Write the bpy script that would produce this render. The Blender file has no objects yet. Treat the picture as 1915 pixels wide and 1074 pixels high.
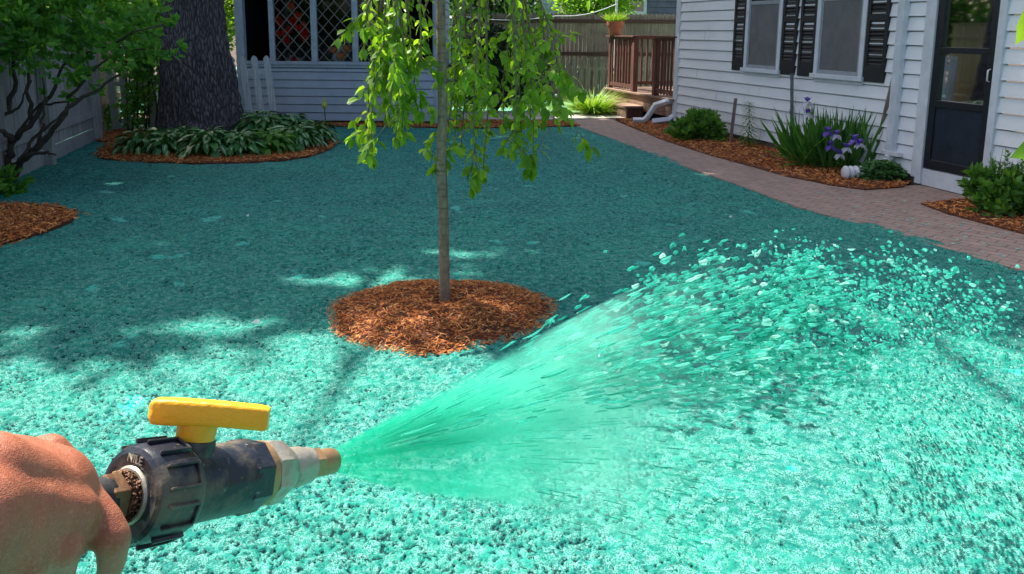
import bpy, math, random
import numpy as np
from mathutils import Vector, Matrix, Quaternion
random.seed(7); RNG = np.random.default_rng(11)
SC = bpy.context.scene
COL = SC.collection
# ------------------------------------------------------------------ camera
FPX, CX, CY = 1500.0, 957.5, 324.0          # focal length and principal point of the photograph (cropped frame)
H = 1.6
PITCH, ROLL = math.radians(10.0), math.radians(0.5)
fw = Vector((0, math.cos(PITCH), -math.sin(PITCH)))
up0 = Vector((0, math.sin(PITCH), math.cos(PITCH)))
rt0 = Vector((1, 0, 0))
rt = rt0*math.cos(ROLL) + up0*math.sin(ROLL)
up = -rt0*math.sin(ROLL) + up0*math.cos(ROLL)
camd = bpy.data.cameras.new('camera'); cam = bpy.data.objects.new('camera', camd); COL.objects.link(cam)
camd.sensor_width = 36; camd.lens = FPX/1915*36; camd.shift_y = -(537-CY)/1915
camd.clip_start = 0.02; camd.clip_end = 500
cam.matrix_world = Matrix(((rt.x, up.x, -fw.x, 0), (rt.y, up.y, -fw.y, 0), (rt.z, up.z, -fw.z, H), (0, 0, 0, 1)))
SC.camera = cam
CAM = Vector((0, 0, H))
def ray(px, py): return (rt*((px-CX)/FPX) - up*((py-CY)/FPX) + fw)
def gp(px, py, z=0.0):                       # ground point seen at a pixel
    d = ray(px, py); t = (z-H)/d.z; return CAM + d*t
def up_(px, py, depth): return CAM + ray(px, py)*depth      # point at a depth
def at_y(px, py, Y): d = ray(px, py); return CAM + d*(Y/d.y)
# ------------------------------------------------------------------ light
SUN_AZ, SUN_EL = math.radians(-52), math.radians(57)   # ahead and to the left
S = Vector((math.sin(SUN_AZ)*math.cos(SUN_EL), math.cos(SUN_AZ)*math.cos(SUN_EL), math.sin(SUN_EL)))
sl = bpy.data.lights.new('sun', 'SUN'); so = bpy.data.objects.new('sun', sl); COL.objects.link(so)
sl.energy = 4.7; sl.angle = math.radians(0.5); sl.color = (1, 0.95, 0.86)
so.rotation_euler = S.to_track_quat('Z', 'Y').to_euler(); so.location = (0, 0, 30)
W = bpy.data.worlds.new('World'); SC.world = W; W.use_nodes = True
wn = W.node_tree.nodes; sky = wn.new('ShaderNodeTexSky'); sky.sky_type = 'NISHITA'; sky.sun_disc = False
sky.sun_elevation = SUN_EL; sky.sun_rotation = SUN_AZ; sky.dust_density = 4.0; sky.air_density = 1.0; sky.ozone_density = .6
W.node_tree.links.new(sky.outputs[0], wn['Background'].inputs[0]); wn['Background'].inputs[1].default_value = 0.09
SC.view_settings.view_transform = 'Standard'; SC.view_settings.look = 'None'
SC.view_settings.exposure = 1.27; SC.view_settings.gamma = 1
SC.render.engine = 'CYCLES'
SC.cycles.transparent_max_bounces = 24; SC.cycles.max_bounces = 8
SC.cycles.volume_step_rate = 1.0; SC.cycles.volume_bounces = 2
# ------------------------------------------------------------------ materials
MATS = {}
class NT:
    def __init__(s, name):
        s.m = bpy.data.materials.new(name); s.m.use_nodes = True; s.t = s.m.node_tree; s.n = s.t.nodes; s.l = s.t.links
        s.b = s.n['Principled BSDF']; s.out = s.n['Material Output']; MATS[name] = s.m
        s.tc = s.n.new('ShaderNodeTexCoord')
    def node(s, typ, **kw):
        n = s.n.new('ShaderNode'+typ)
        for k, v in kw.items():
            if k in n.inputs.keys() if isinstance(k, str) else False: n.inputs[k].default_value = v
            else: setattr(n, k, v)
        return n
    def link(s, a, b): s.l.new(a, b)
    def coords(s, scale=(1, 1, 1), kind='Object', rot=(0, 0, 0)):
        mp = s.n.new('ShaderNodeMapping'); mp.inputs['Scale'].default_value = scale; mp.inputs['Rotation'].default_value = rot
        s.link(s.tc.outputs[kind], mp.inputs['Vector']); return mp.outputs[0]
    def noise(s, scale, detail=3, rough=.5, vec=None, out='Fac'):
        n = s.n.new('ShaderNodeTexNoise'); n.inputs['Scale'].default_value = scale; n.inputs['Detail'].default_value = detail
        n.inputs['Roughness'].default_value = rough
        s.link(vec if vec else s.coords(), n.inputs['Vector']); return n.outputs[out]
    def ramp(s, fac, stops):
        r = s.n.new('ShaderNodeValToRGB'); s.link(fac, r.inputs[0]); e = r.color_ramp.elements
        while len(e) < len(stops): e.new(.5)
        for i, (p, c) in enumerate(stops):
            e[i].position = p; e[i].color = c if len(c) == 4 else (*c, 1)
        return r.outputs[0]
    def mix(s, fac, a, b, mode='MIX'):
        n = s.n.new('ShaderNodeMix'); n.data_type = 'RGBA'; n.blend_type = mode
        for sock, v in ((n.inputs[0], fac), (n.inputs[6], a), (n.inputs[7], b)):
            if isinstance(v, (int, float)): sock.default_value = v
            elif isinstance(v, tuple): sock.default_value = v if len(v) == 4 else (*v, 1)
            else: s.link(v, sock)
        return n.outputs[2]
    def math(s, op, a, b=0.0, c=None, clamp=False):
        n = s.n.new('ShaderNodeMath'); n.operation = op; n.use_clamp = clamp
        for i, v in enumerate((a, b) if c is None else (a, b, c)):
            if isinstance(v, (int, float)): n.inputs[i].default_value = v
            else: s.link(v, n.inputs[i])
        return n.outputs[0]
    def color(s, c):
        if isinstance(c, tuple): s.b.inputs['Base Color'].default_value = (*c, 1)
        else: s.link(c, s.b.inputs['Base Color'])
    def set(s, **k):
        for a, v in k.items():
            a = a.replace('_', ' ')
            if isinstance(v, (int, float, tuple)): s.b.inputs[a].default_value = v
            else: s.link(v, s.b.inputs[a])
    def bump(s, h, dist=.01, strength=1.0):
        b = s.n.new('ShaderNodeBump'); b.inputs['Distance'].default_value = dist; b.inputs['Strength'].default_value = strength
        s.link(h, b.inputs['Height']); s.link(b.outputs[0], s.b.inputs['Normal'])
    def island(s): return s.n.new('ShaderNodeNewGeometry').outputs['Random Per Island']
    def attr(s, name):
        a = s.n.new('ShaderNodeAttribute'); a.attribute_name = name; return a.outputs['Fac']

def plain(name, c, rough=.6, var=.12, scale=6, bump=0, bscale=60, metal=0, coat=0):
    t = NT(name); n = t.noise(scale, 5, .6)
    dk = tuple(x*(1-var*1.6) for x in c); lt = tuple(min(1, x*(1+var)) for x in c)
    t.color(t.ramp(n, [(.3, dk), (.7, lt)])); t.set(Roughness=rough, Metallic=metal)
    if coat: t.b.inputs['Coat Weight'].default_value = coat
    if bump: t.bump(t.noise(bscale, 4, .6), bump)
    return t.m
def leafmat(name, c1, c2, c3=None, trans=.45, rough=.45, tint=(1.5, 1.5, .55), spec=.4):
    t = NT(name); isl = t.island()
    stops = [(0, c1), (.6, c2)] + ([(1, c3)] if c3 else [])
    col = t.ramp(isl, stops)
    col = t.mix(.35, col, t.ramp(t.noise(9, 2), [(.3, tuple(x*.55 for x in c1)), (.7, tuple(min(1, x*1.3) for x in c2))]))
    t.color(col); t.set(Roughness=rough); t.b.inputs['Specular IOR Level'].default_value = spec
    tr = t.n.new('ShaderNodeBsdfTranslucent'); t.link(t.mix(1.0, col, (*tint, 1), 'MULTIPLY'), tr.inputs[0])
    mx = t.n.new('ShaderNodeMixShader'); mx.inputs[0].default_value = trans
    t.link(t.b.outputs[0], mx.inputs[1]); t.link(tr.outputs[0], mx.inputs[2]); t.link(mx.outputs[0], t.out.inputs[0])
    return t.m
def woodmat(name, c, c2, zs=1.0, rough=.85, dirt=.5, horizontal=False):
    t = NT(name)
    v = t.coords((1.2, 1.2, 30) if horizontal else (30, 30, 1.2))
    n = t.noise(1.6*zs, 6, .65, v); isl = t.island()
    col = t.ramp(n, [(.3, tuple(x*.5 for x in c)), (.5, c), (.72, c2)])
    col = t.mix(t.math('MULTIPLY', isl, .45), col, tuple(x*.5 for x in c))
    st = t.noise(3, 4, .6)
    col = t.mix(t.math('MULTIPLY', t.ramp(st, [(.5, (0, 0, 0)), (.75, (1, 1, 1))]), dirt), col, tuple(x*.35 for x in c))
    t.color(col); t.set(Roughness=rough); t.bump(n, .004); return t.m

def build_materials():
    # hydroseeded lawn
    t = NT('hydromulch'); h = t.attr('clump'); fib = t.noise(260, 4, .7); blot = t.noise(1.3, 5, .6); mid = t.noise(7, 4, .6)
    base = t.mix(t.ramp(mid, [(.35, (0, 0, 0)), (.7, (1, 1, 1))]), (.003, .155, .12), (.016, .285, .215))
    base = t.mix(t.ramp(blot, [(.42, (0, 0, 0)), (.62, (.6, .6, .6))]), base, (.003, .13, .12))
    wet = t.ramp(t.noise(2.6, 3, .5), [(.66, (0, 0, 0)), (.7, (1, 1, 1))])
    base = t.mix(t.math('MULTIPLY', wet, .8), base, (.0, .47, .36))
    pale = t.math('MULTIPLY', t.ramp(t.noise(210, 2, .5), [(.47, (0, 0, 0)), (.55, (1, 1, 1))]), t.ramp(t.noise(24, 3, .6), [(.40, (.1, .1, .1)), (.6, (1, 1, 1))]))
    base = t.mix(t.math('MULTIPLY', pale, .58), base, (.31, .60, .52))
    soil = t.ramp(h, [(.30, (1, 1, 1)), (.36, (0, 0, 0))])
    base = t.mix(t.math('MULTIPLY', soil, .93), base, (.006, .035, .04))
    far = t.ramp(t.noise(45, 4, .7), [(.36, (1, 1, 1)), (.5, (0, 0, 0))])
    base = t.mix(t.math('MULTIPLY', far, .4), base, (.003, .07, .07))
    spk = t.ramp(t.noise(95, 3, .6), [(.33, (1, 1, 1)), (.38, (0, 0, 0))]); base = t.mix(t.math('MULTIPLY', spk, .8), base, (.004, .06, .055))
    t.color(base); t.set(Roughness=t.mix(wet, (.85, .85, .85), (.35, .35, .35))); t.b.inputs['Specular IOR Level'].default_value = .12
    t.bump(t.math('MULTIPLY', t.noise(150, 4, .65), t.ramp(wet, [(0, (1, 1, 1)), (1, (.1, .1, .1))])), .0022, .7)
    # soil / mulch
    t = NT('soil'); t.color(t.ramp(t.noise(14, 6, .7), [(.3, (.03, .02, .012)), (.7, (.10, .065, .04))])); t.set(Roughness=.95); t.bump(t.noise(40, 5, .7), .02)
    t = NT('mulch_base'); t.color(t.ramp(t.noise(70, 5, .7), [(.35, (.035, .010, .004)), (.6, (.22, .07, .025))])); t.set(Roughness=.9); t.bump(t.noise(90, 5, .7), .02)
    t = NT('mulch_chip'); isl = t.island()
    t.color(t.ramp(isl, [(0, (.20, .045, .012)), (.45, (.58, .17, .035)), (.85, (.80, .31, .075)), (1, (.86, .50, .22))])); t.set(Roughness=.8)
    # brick path
    t = NT('brick_pavers'); b = t.n.new('ShaderNodeTexBrick'); t.link(t.coords((1, 1, 1), rot=(0, 0, math.radians(48))), b.inputs['Vector'])
    b.inputs['Scale'].default_value = 1; b.inputs['Brick Width'].default_value = .2; b.inputs['Row Height'].default_value = .1
    b.inputs['Mortar Size'].default_value = .006; b.inputs['Mortar Smooth'].default_value = .3
    b.inputs['Color1'].default_value = (.40, .27, .22, 1); b.inputs['Color2'].default_value = (.29, .21, .185, 1); b.inputs['Mortar'].default_value = (.07, .055, .045, 1)
    c = t.mix(.45, b.outputs[0], t.ramp(t.noise(6, 5, .7), [(.3, (.20, .145, .125)), (.7, (.46, .34, .28))]))
    c = t.mix(t.math('MULTIPLY', t.ramp(t.noise(50, 3, .6), [(.62, (0, 0, 0)), (.72, (1, 1, 1))]), .35), c, (.33, .27, .24))
    t.color(c); t.set(Roughness=.8); t.bump(t.math('ADD', t.math('MULTIPLY', b.outputs[1], -1.0), t.math('MULTIPLY', t.noise(80, 4), .4)), .006)
    plain('concrete', (.50, .46, .40), .9, .15, 5, .004, 60)
    plain('foundation', (.20, .175, .14), .9, .35, 7, .01, 30)
    t = NT('vinyl_siding'); v = t.coords((1.2, 1.2, 60))
    c = t.ramp(t.noise(1.4, 4, .6), [(.3, (.84, .85, .88)), (.7, (.91, .92, .94))])
    c = t.mix(t.math('MULTIPLY', t.ramp(t.noise(4.5, 6, .7), [(.55, (0, 0, 0)), (.85, (1, 1, 1))]), .30), c, (.40, .42, .42))
    t.color(c); t.set(Roughness=.5); t.bump(t.noise(2, 3, .5, v), .0015)
    t = NT('porch_siding'); c = t.ramp(t.noise(3, 5, .6), [(.3, (.36, .42, .50)), (.7, (.46, .53, .61))])
    c = t.mix(t.math('MULTIPLY', t.ramp(t.noise(9, 6, .75), [(.55, (0, 0, 0)), (.8, (1, 1, 1))]), .35), c, (.17, .19, .2))
    t.color(c); t.set(Roughness=.65); t.bump(t.noise(2, 5, .6, t.coords((2, 2, 50))), .002)
    plain('porch_trim', (.42, .50, .57), .6, .12, 8, .001, 60)
    plain('white_trim', (.70, .73, .78), .5, .08, 7, .0008, 60)
    plain('white_metal', (.78, .78, .80), .35, .08, 7)
    plain('slate_siding', (.13, .15, .21), .6, .15, 4)
    plain('pale_siding', (.55, .6, .68), .6, .08, 4)
    plain('shutter_paint', (.012, .013, .015), .6, .25, 20, .0006, 90)
    plain('door_paint', (.012, .014, .02), .38, .2, 18)
    plain('door_panel', (.018, .026, .042), .35, .25, 10)
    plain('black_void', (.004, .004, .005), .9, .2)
    plain('roof_shingle', (.09, .085, .08), .9, .3, 12, .01, 30)
    t = NT('screen_mesh'); v = t.coords((60, 60, 4)); n = t.noise(1.5, 4, .7, v)
    c = t.ramp(n, [(.3, (.115, .12, .12)), (.7, (.19, .19, .185))]); c = t.mix(.4, c, t.ramp(t.noise(5, 4, .6), [(.35, (.09, .095, .10)), (.7, (.22, .21, .20))]))
    t.color(c); t.set(Roughness=.45); t.b.inputs['Coat Weight'].default_value = .3; t.b.inputs['Coat Roughness'].default_value = .12
    plain('curtain', (.30, .30, .29), .8, .2, 14)
    t = NT('dark_glass'); t.color((.006, .008, .010)); t.set(Roughness=.06); t.b.inputs['Specular IOR Level'].default_value = .8
    t.bump(t.noise(3, 2), .002)
    t = NT('window_glass'); g = t.n.new('ShaderNodeBsdfTransparent'); g.inputs[0].default_value = (.95, .97, .97, 1)
    gl = t.n.new('ShaderNodeBsdfGlossy'); gl.inputs['Roughness'].default_value = .03; fr = t.n.new('ShaderNodeFresnel'); fr.inputs[0].default_value = 1.5
    mx = t.n.new('ShaderNodeMixShader'); t.link(fr.outputs[0], mx.inputs[0]); t.link(g.outputs[0], mx.inputs[1]); t.link(gl.outputs[0], mx.inputs[2]); t.link(mx.outputs[0], t.out.inputs[0])
    woodmat('fence_grey', (.38, .37, .36), (.52, .50, .48), horizontal=False)
    woodmat('fence_brown', (.25, .195, .15), (.42, .34, .27), dirt=.6)
    woodmat('fence_tan', (.36, .26, .17), (.5, .38, .27), dirt=.2)
    woodmat('rail_brown', (.10, .05, .035), (.16, .09, .06), dirt=.7, horizontal=True)
    woodmat('picket_paint', (.74, .80, .83), (.84, .88, .90), dirt=.15)
    woodmat('stake_wood', (.24, .18, .15), (.36, .30, .26), dirt=.3)
    woodmat('deck_stain', (.13, .048, .033), (.19, .08, .055), dirt=.25)
    woodmat('deck_floor', (.28, .17, .12), (.40, .27, .20), dirt=.3, horizontal=True)
    plain('terracotta', (.50, .17, .09), .8, .15, 9, .002, 50)
    plain('grey_metal', (.18, .20, .23), .45, .15, 10, metal=.6)
    plain('black_steel', (.01, .01, .01), .5, .1)
    # bark
    t = NT('big_bark'); v = t.coords((1, 1, .22)); vr = t.n.new('ShaderNodeTexVoronoi'); vr.feature = 'DISTANCE_TO_EDGE'; vr.inputs['Scale'].default_value = 27
    nv = t.noise(6, 4, .6, v, 'Color'); t.link(t.mix(.10, v, nv), vr.inputs['Vector'])
    n2 = t.noise(28, 6, .75, v)
    hh = t.math('ADD', t.math('MULTIPLY', vr.outputs['Distance'], 2.0), t.math('MULTIPLY', n2, .5))
    t.color(t.ramp(hh, [(.18, (.02, .018, .02)), (.42, (.085, .072, .082)), (.8, (.20, .17, .18))])); t.set(Roughness=.95); t.bump(hh, .035, 1)
    t = NT('young_bark'); v = t.coords((1, 1, .6)); n = t.noise(34, 5, .7, v); band = t.noise(1.0, 4, .6, t.coords((4, 4, 46)))
    c = t.ramp(n, [(.3, (.13, .09, .062)), (.7, (.36, .26, .18))])
    c = t.mix(t.math('MULTIPLY', t.ramp(band, [(.55, (0, 0, 0)), (.66, (1, 1, 1))]), .6), c, (.06, .04, .028))
    t.color(c); t.set(Roughness=.8); t.bump(t.math('ADD', n, band), .004)
    plain('twig', (.20, .15, .10), .8, .3, 30); plain('dark_twig', (.075, .055, .042), .9, .3, 20, .003, 60)
    # foliage
    leafmat('leaf_cherry', (.10, .24, .018), (.20, .40, .035), (.36, .54, .07), trans=.55, tint=(1.7, 1.6, .5))
    leafmat('leaf_shrub', (.05, .20, .035), (.13, .34, .05), (.26, .48, .09), trans=.48)
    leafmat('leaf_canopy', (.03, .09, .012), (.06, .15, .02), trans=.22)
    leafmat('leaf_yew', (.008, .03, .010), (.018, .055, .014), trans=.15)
    leafmat('leaf_bright', (.10, .22, .02), (.22, .36, .04), (.33, .45, .07), trans=.5)
    leafmat('leaf_daylily', (.13, .26, .03), (.24, .40, .05), (.36, .50, .09), trans=.4)
    leafmat('leaf_iris', (.04, .14, .03), (.07, .22, .04), (.13, .32, .07), trans=.3)
    leafmat('leaf_bed', (.05, .15, .025), (.11, .27, .04), (.20, .38, .07), trans=.35)
    leafmat('leaf_sedum', (.05, .15, .045), (.09, .23, .06), trans=.25)
    leafmat('iris_violet', (.10, .06, .38), (.17, .10, .50), trans=.35, tint=(1, 1, 1.2))
    leafmat('iris_white', (.62, .64, .78), (.8, .8, .86), trans=.35, tint=(1, 1, 1))
    leafmat('petal_red', (.85, .03, .02), (.92, .08, .05), trans=.3, tint=(1.2, 1, 1))
    plain('orange_skin', (.85, .24, .06), .5, .3, 9)
    t = NT('leaf_hosta'); e = t.attr('edge'); isl = t.island()
    g = t.ramp(isl, [(0, (.035, .15, .035)), (1, (.09, .28, .06))])
    w = t.math('MULTIPLY', t.ramp(t.math('ADD', e, t.math('MULTIPLY', t.noise(60, 3), .25)), [(.25, (1, 1, 1)), (.42, (0, 0, 0))]), t.ramp(isl, [(.35, (0, 0, 0)), (.5, (1, 1, 1))]))
    t.color(t.mix(w, g, (.50, .58, .42))); t.set(Roughness=.35)
    # hand, valve
    t = NT('skin'); n = t.noise(30, 5, .7); n2 = t.noise(420, 3, .65)
    c = t.ramp(n, [(.3, (.30, .080, .036)), (.7, (.45, .155, .082))]); c = t.mix(t.math('MULTIPLY', t.ramp(n2, [(.5, (0, 0, 0)), (.7, (1, 1, 1))]), .25), c, (.70, .36, .24))
    t.color(c); t.set(Roughness=.48); t.b.inputs['Subsurface Weight'].default_value = .15; t.b.inputs['Subsurface Radius'].default_value = (.012, .004, .002)
    cr = t.n.new('ShaderNodeTexVoronoi'); cr.feature = 'DISTANCE_TO_EDGE'; cr.inputs['Scale'].default_value = 620; t.link(t.coords(), cr.inputs['Vector'])
    t.bump(t.math('ADD', t.math('MULTIPLY', n2, .8), t.math('MULTIPLY', cr.outputs[0], .9)), .0006, .8)
    def dirty(name, c, dirt, rough, metal=0, amt=.5, ds=38):
        t = NT(name); n = t.noise(ds, 6, .7); big = t.noise(12, 4, .6)
        m = t.ramp(t.math('ADD', t.math('MULTIPLY', n, .6), t.math('MULTIPLY', big, .4)), [(.48, (0, 0, 0)), (.66, (1, 1, 1))])
        base = t.mix(t.math('MULTIPLY', m, amt), c, dirt)
        sp = t.ramp(t.noise(170, 3, .6), [(.66, (0, 0, 0)), (.72, (1, 1, 1))]); base = t.mix(t.math('MULTIPLY', sp, .4), base, tuple(min(1, x*1.6+.05) for x in dirt))
        t.color(base); t.set(Roughness=t.math('ADD', rough, t.math('MULTIPLY', m, .35)), Metallic=metal); t.bump(t.math('ADD', n, t.noise(120, 3)), .0012, .7); return t.m
    dirty('valve_black', (.014, .018, .028), (.20, .16, .10), .30, amt=.75, ds=26)
    dirty('valve_yellow', (.95, .44, .012), (.50, .20, .02), .36, amt=.18, ds=60)
    dirty('nozzle_metal', (.42, .38, .31), (.16, .10, .05), .38, metal=.55, amt=.8)
    dirty('nozzle_brass', (.42, .25, .12), (.20, .12, .06), .38, metal=.6, amt=.7)
    dirty('rusty_iron', (.13, .055, .025), (.32, .24, .10), .6, metal=.3, amt=.7)
    dirty('hose_rubber', (.02, .02, .02), (.06, .05, .03), .6, amt=.5)
    plain('sleeve_cloth', (.10, .13, .18), .9, .15, 20, .002, 200)
    # slurry
    t = NT('slurry_drop'); isl = t.island()
    col = t.ramp(isl, [(0, (.02, .42, .33)), (.5, (.06, .62, .50)), (.90, (.16, .76, .64)), (.97, (.55, .90, .82))]); t.color(col)
    tr = t.n.new('ShaderNodeBsdfTranslucent'); t.link(col, tr.inputs[0]); mx = t.n.new('ShaderNodeMixShader'); mx.inputs[0].default_value = .6; t.link(t.b.outputs[0], mx.inputs[1]); t.link(tr.outputs[0], mx.inputs[2])
    tp = t.n.new('ShaderNodeBsdfTransparent'); m2 = t.n.new('ShaderNodeMixShader'); m2.inputs[0].default_value = .42; t.link(mx.outputs[0], m2.inputs[1]); t.link(tp.outputs[0], m2.inputs[2]); t.link(m2.outputs[0], t.out.inputs[0])
    t.set(Roughness=.22); t.b.inputs['Specular IOR Level'].default_value = .7; t.b.inputs['Transmission Weight'].default_value = .15
    t = NT('slurry_mist'); t.n.remove(t.b)
    pv = t.n.new('ShaderNodeVolumePrincipled'); pv.inputs['Color'].default_value = (.40, .93, .76, 1)
    pv.inputs['Anisotropy'].default_value = .35
    sx = t.n.new('ShaderNodeSeparateXYZ'); t.link(t.tc.outputs['Object'], sx.inputs[0]); x, y, z = sx.outputs
    xs = t.math('MAXIMUM', x, .01); xq = t.math('ADD', xs, .035); yr = t.math('DIVIDE', y, xq); zr = t.math('DIVIDE', z, xq)
    cv = t.n.new('ShaderNodeCombineXYZ'); t.link(t.math('MULTIPLY', x, 1.2), cv.inputs[0]); t.link(t.math('MULTIPLY', yr, 2.0), cv.inputs[1]); t.link(t.math('MULTIPLY', zr, 7.0), cv.inputs[2])
    n = t.noise(2.4, 3, .6, cv.outputs[0])
    brk = t.noise(9, 3, .6)
    e2 = t.math('ADD', t.math('POWER', t.math('ABSOLUTE', t.math('DIVIDE', zr, .345)), 2.0), t.math('POWER', t.math('ABSOLUTE', t.math('DIVIDE', yr, .135)), 2.0))
    edge = t.math('MULTIPLY', t.math('SUBTRACT', t.math('ADD', .75, t.math('MULTIPLY', n, .75)), e2), 2.2, clamp=True)
    dens = t.math('MULTIPLY', edge, t.ramp(n, [(.38, (.05, .05, .05)), (.60, (1, 1, 1))]))
    t.link(t.ramp(x, [(.05, (.03, .76, .52)), (.25, (.16, .88, .69)), (.55, (.46, .93, .81))]), pv.inputs['Color'])
    fall = t.math('DIVIDE', 13.0, t.math('ADD', xs, .02)); fall = t.math('MINIMUM', fall, 220.0)
    fade = t.ramp(x, [(.30, (1, 1, 1)), (1.0, (0, 0, 0))])
    bk = t.math('ADD', t.math('MULTIPLY', x, -1.3), t.math('ADD', t.math('MULTIPLY', brk, 2.0), .1), clamp=True)
    d = t.math('MULTIPLY', t.math('MULTIPLY', dens, fall), t.math('MULTIPLY', fade, bk)); t.link(d, pv.inputs['Density'])
    t.link(pv.outputs[0], t.out.inputs['Volume'])
    leafmat('paper', (.75, .76, .72), (.85, .85, .83), trans=.2, tint=(1, 1, 1))
build_materials()
M = MATS
# ------------------------------------------------------------------ object helpers
def tag(o, label=None, cat=None, group=None, kind=None):
    if label: o['label'] = label
    if cat: o['category'] = cat
    if group: o['group'] = group
    if kind: o['kind'] = kind
    return o
def wl(o):
    v = Vector((0, 0, 0))
    while o: v = v + o.location; o = o.parent
    return v
def empty(name, loc, label=None, cat=None, group=None):
    o = bpy.data.objects.new(name, None); COL.objects.link(o); o.location = loc; o.empty_display_size = .1
    return tag(o, label, cat, group)
def link_mesh(name, me, mat, parent=None, smooth=False):
    if parent is not None:
        me.transform(Matrix.Translation(-wl(parent)))
    o = bpy.data.objects.new(name, me); COL.objects.link(o)
    if parent is not None: o.parent = parent
    if mat: me.materials.append(mat)
    if smooth: me.shade_smooth()
    return o
class MB:
    def __init__(s): s.v = []; s.f = []
    def add(s, vs, fs):
        n = len(s.v); s.v += [tuple(v) for v in vs]; s.f += [tuple(i+n for i in f) for f in fs]
    def hexa(s, c):      # 8 corners: bottom 4 ccw, top 4
        s.add(c, [(3, 2, 1, 0), (4, 5, 6, 7), (0, 1, 5, 4), (1, 2, 6, 5), (2, 3, 7, 6), (3, 0, 4, 7)])
    def box(s, o, u, v, w):
        o, u, v, w = map(Vector, (o, u, v, w)); s.hexa([o, o+u, o+u+v, o+v, o+w, o+u+w, o+u+v+w, o+v+w])
    def cbox(s, c, sx, sy, sz, rot=None):
        R = rot if rot else Matrix.Identity(3); u = R@Vector((sx, 0, 0)); v = R@Vector((0, sy, 0)); w = R@Vector((0, 0, sz))
        s.box(Vector(c)-(u+v+w)/2, u, v, w)
    def beam(s, a, b, w, h, upv=(0, 0, 1)):
        a, b = Vector(a), Vector(b); d = (b-a); sd = d.cross(Vector(upv)); 
        if sd.length < 1e-6: sd = Vector((1, 0, 0))
        sd.normalize(); un = sd.cross(d).normalized(); s.box(a-sd*w/2-un*h/2, d, sd*w, un*h)
    def tube(s, pts, rad, n=8, cap=True, sq=1.0, ph=0.0):
        pts = [Vector(p) for p in pts]; rad = rad if isinstance(rad, (list, tuple)) else [rad]*len(pts)
        base = len(s.v); prev = None
        for i, p in enumerate(pts):
            d = (pts[min(i+1, len(pts)-1)]-pts[max(i-1, 0)]).normalized()
            if prev is None: a = d.orthogonal().normalized()
            else: a = (prev - d*prev.dot(d)).normalized()
            prev = a; b = d.cross(a)
            for k in range(n):
                t = 2*math.pi*k/n+ph; s.v.append(tuple(p + (a*math.cos(t)+b*math.sin(t)*sq)*rad[i]))
        for i in range(len(pts)-1):
            for k in range(n):
                q = base+i*n; s.f.append((q+k, q+(k+1) % n, q+n+(k+1) % n, q+n+k))
        if cap:
            s.f.append(tuple(base+k for k in range(n))[::-1]); q = base+(len(pts)-1)*n; s.f.append(tuple(q+k for k in range(n)))
    def lathe(s, o, ax, prof, n=32, xdir=None, fac=None):   # prof: (t along axis, radius)
        o, ax = Vector(o), Vector(ax).normalized(); a = Vector(xdir) if xdir else ax.orthogonal(); a = (a-ax*a.dot(ax)).normalized(); b = ax.cross(a)
        base = len(s.v)
        for (t, r) in prof:
            for k in range(n):
                th = 2*math.pi*k/n; rr = r*(fac(k, n, t) if fac else 1); s.v.append(tuple(o+ax*t+(a*math.cos(th)+b*math.sin(th))*rr))
        for i in range(len(prof)-1):
            for k in range(n):
                q = base+i*n; s.f.append((q+k, q+(k+1) % n, q+n+(k+1) % n, q+n+k))
        s.f.append(tuple(base+k for k in range(n))[::-1]); q = base+(len(prof)-1)*n; s.f.append(tuple(q+k for k in range(n)))
    def build(s, name, mat, parent=None, smooth=False, bevel=0, label=None, angle=None):
        me = bpy.data.meshes.new(name); me.from_pydata(s.v, [], s.f); me.update()
        o = link_mesh(name, me, mat if not isinstance(mat, str) else M[mat], parent, smooth)
        if smooth and angle: me.set_sharp_from_angle(angle=math.radians(angle))
        if bevel:
            b = o.modifiers.new('bevel', 'BEVEL'); b.width = bevel; b.segments = 2; b.limit_method = 'ANGLE'
        if label: o['label'] = label
        return o
def np_mesh(name, V, F, mat, parent=None, attrs=None, smooth=False):
    V = np.asarray(V, dtype=np.float32).reshape(-1, 3); F = np.asarray(F, dtype=np.int32); k = F.shape[1]
    me = bpy.data.meshes.new(name); me.vertices.add(len(V)); me.vertices.foreach_set('co', V.ravel())
    me.loops.add(F.size); me.loops.foreach_set('vertex_index', F.ravel())
    me.polygons.add(len(F)); me.polygons.foreach_set('loop_start', np.arange(len(F), dtype=np.int32)*k)
    me.update(calc_edges=True)
    for n, a in (attrs or {}).items():
        at = me.attributes.new(n, 'FLOAT', 'POINT'); at.data.foreach_set('value', np.asarray(a, dtype=np.float32).ravel())
    return link_mesh(name, me, M[mat] if isinstance(mat, str) else mat, parent, smooth)
def norm(a): return a/np.maximum(np.linalg.norm(a, axis=-1, keepdims=True), 1e-9)
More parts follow.
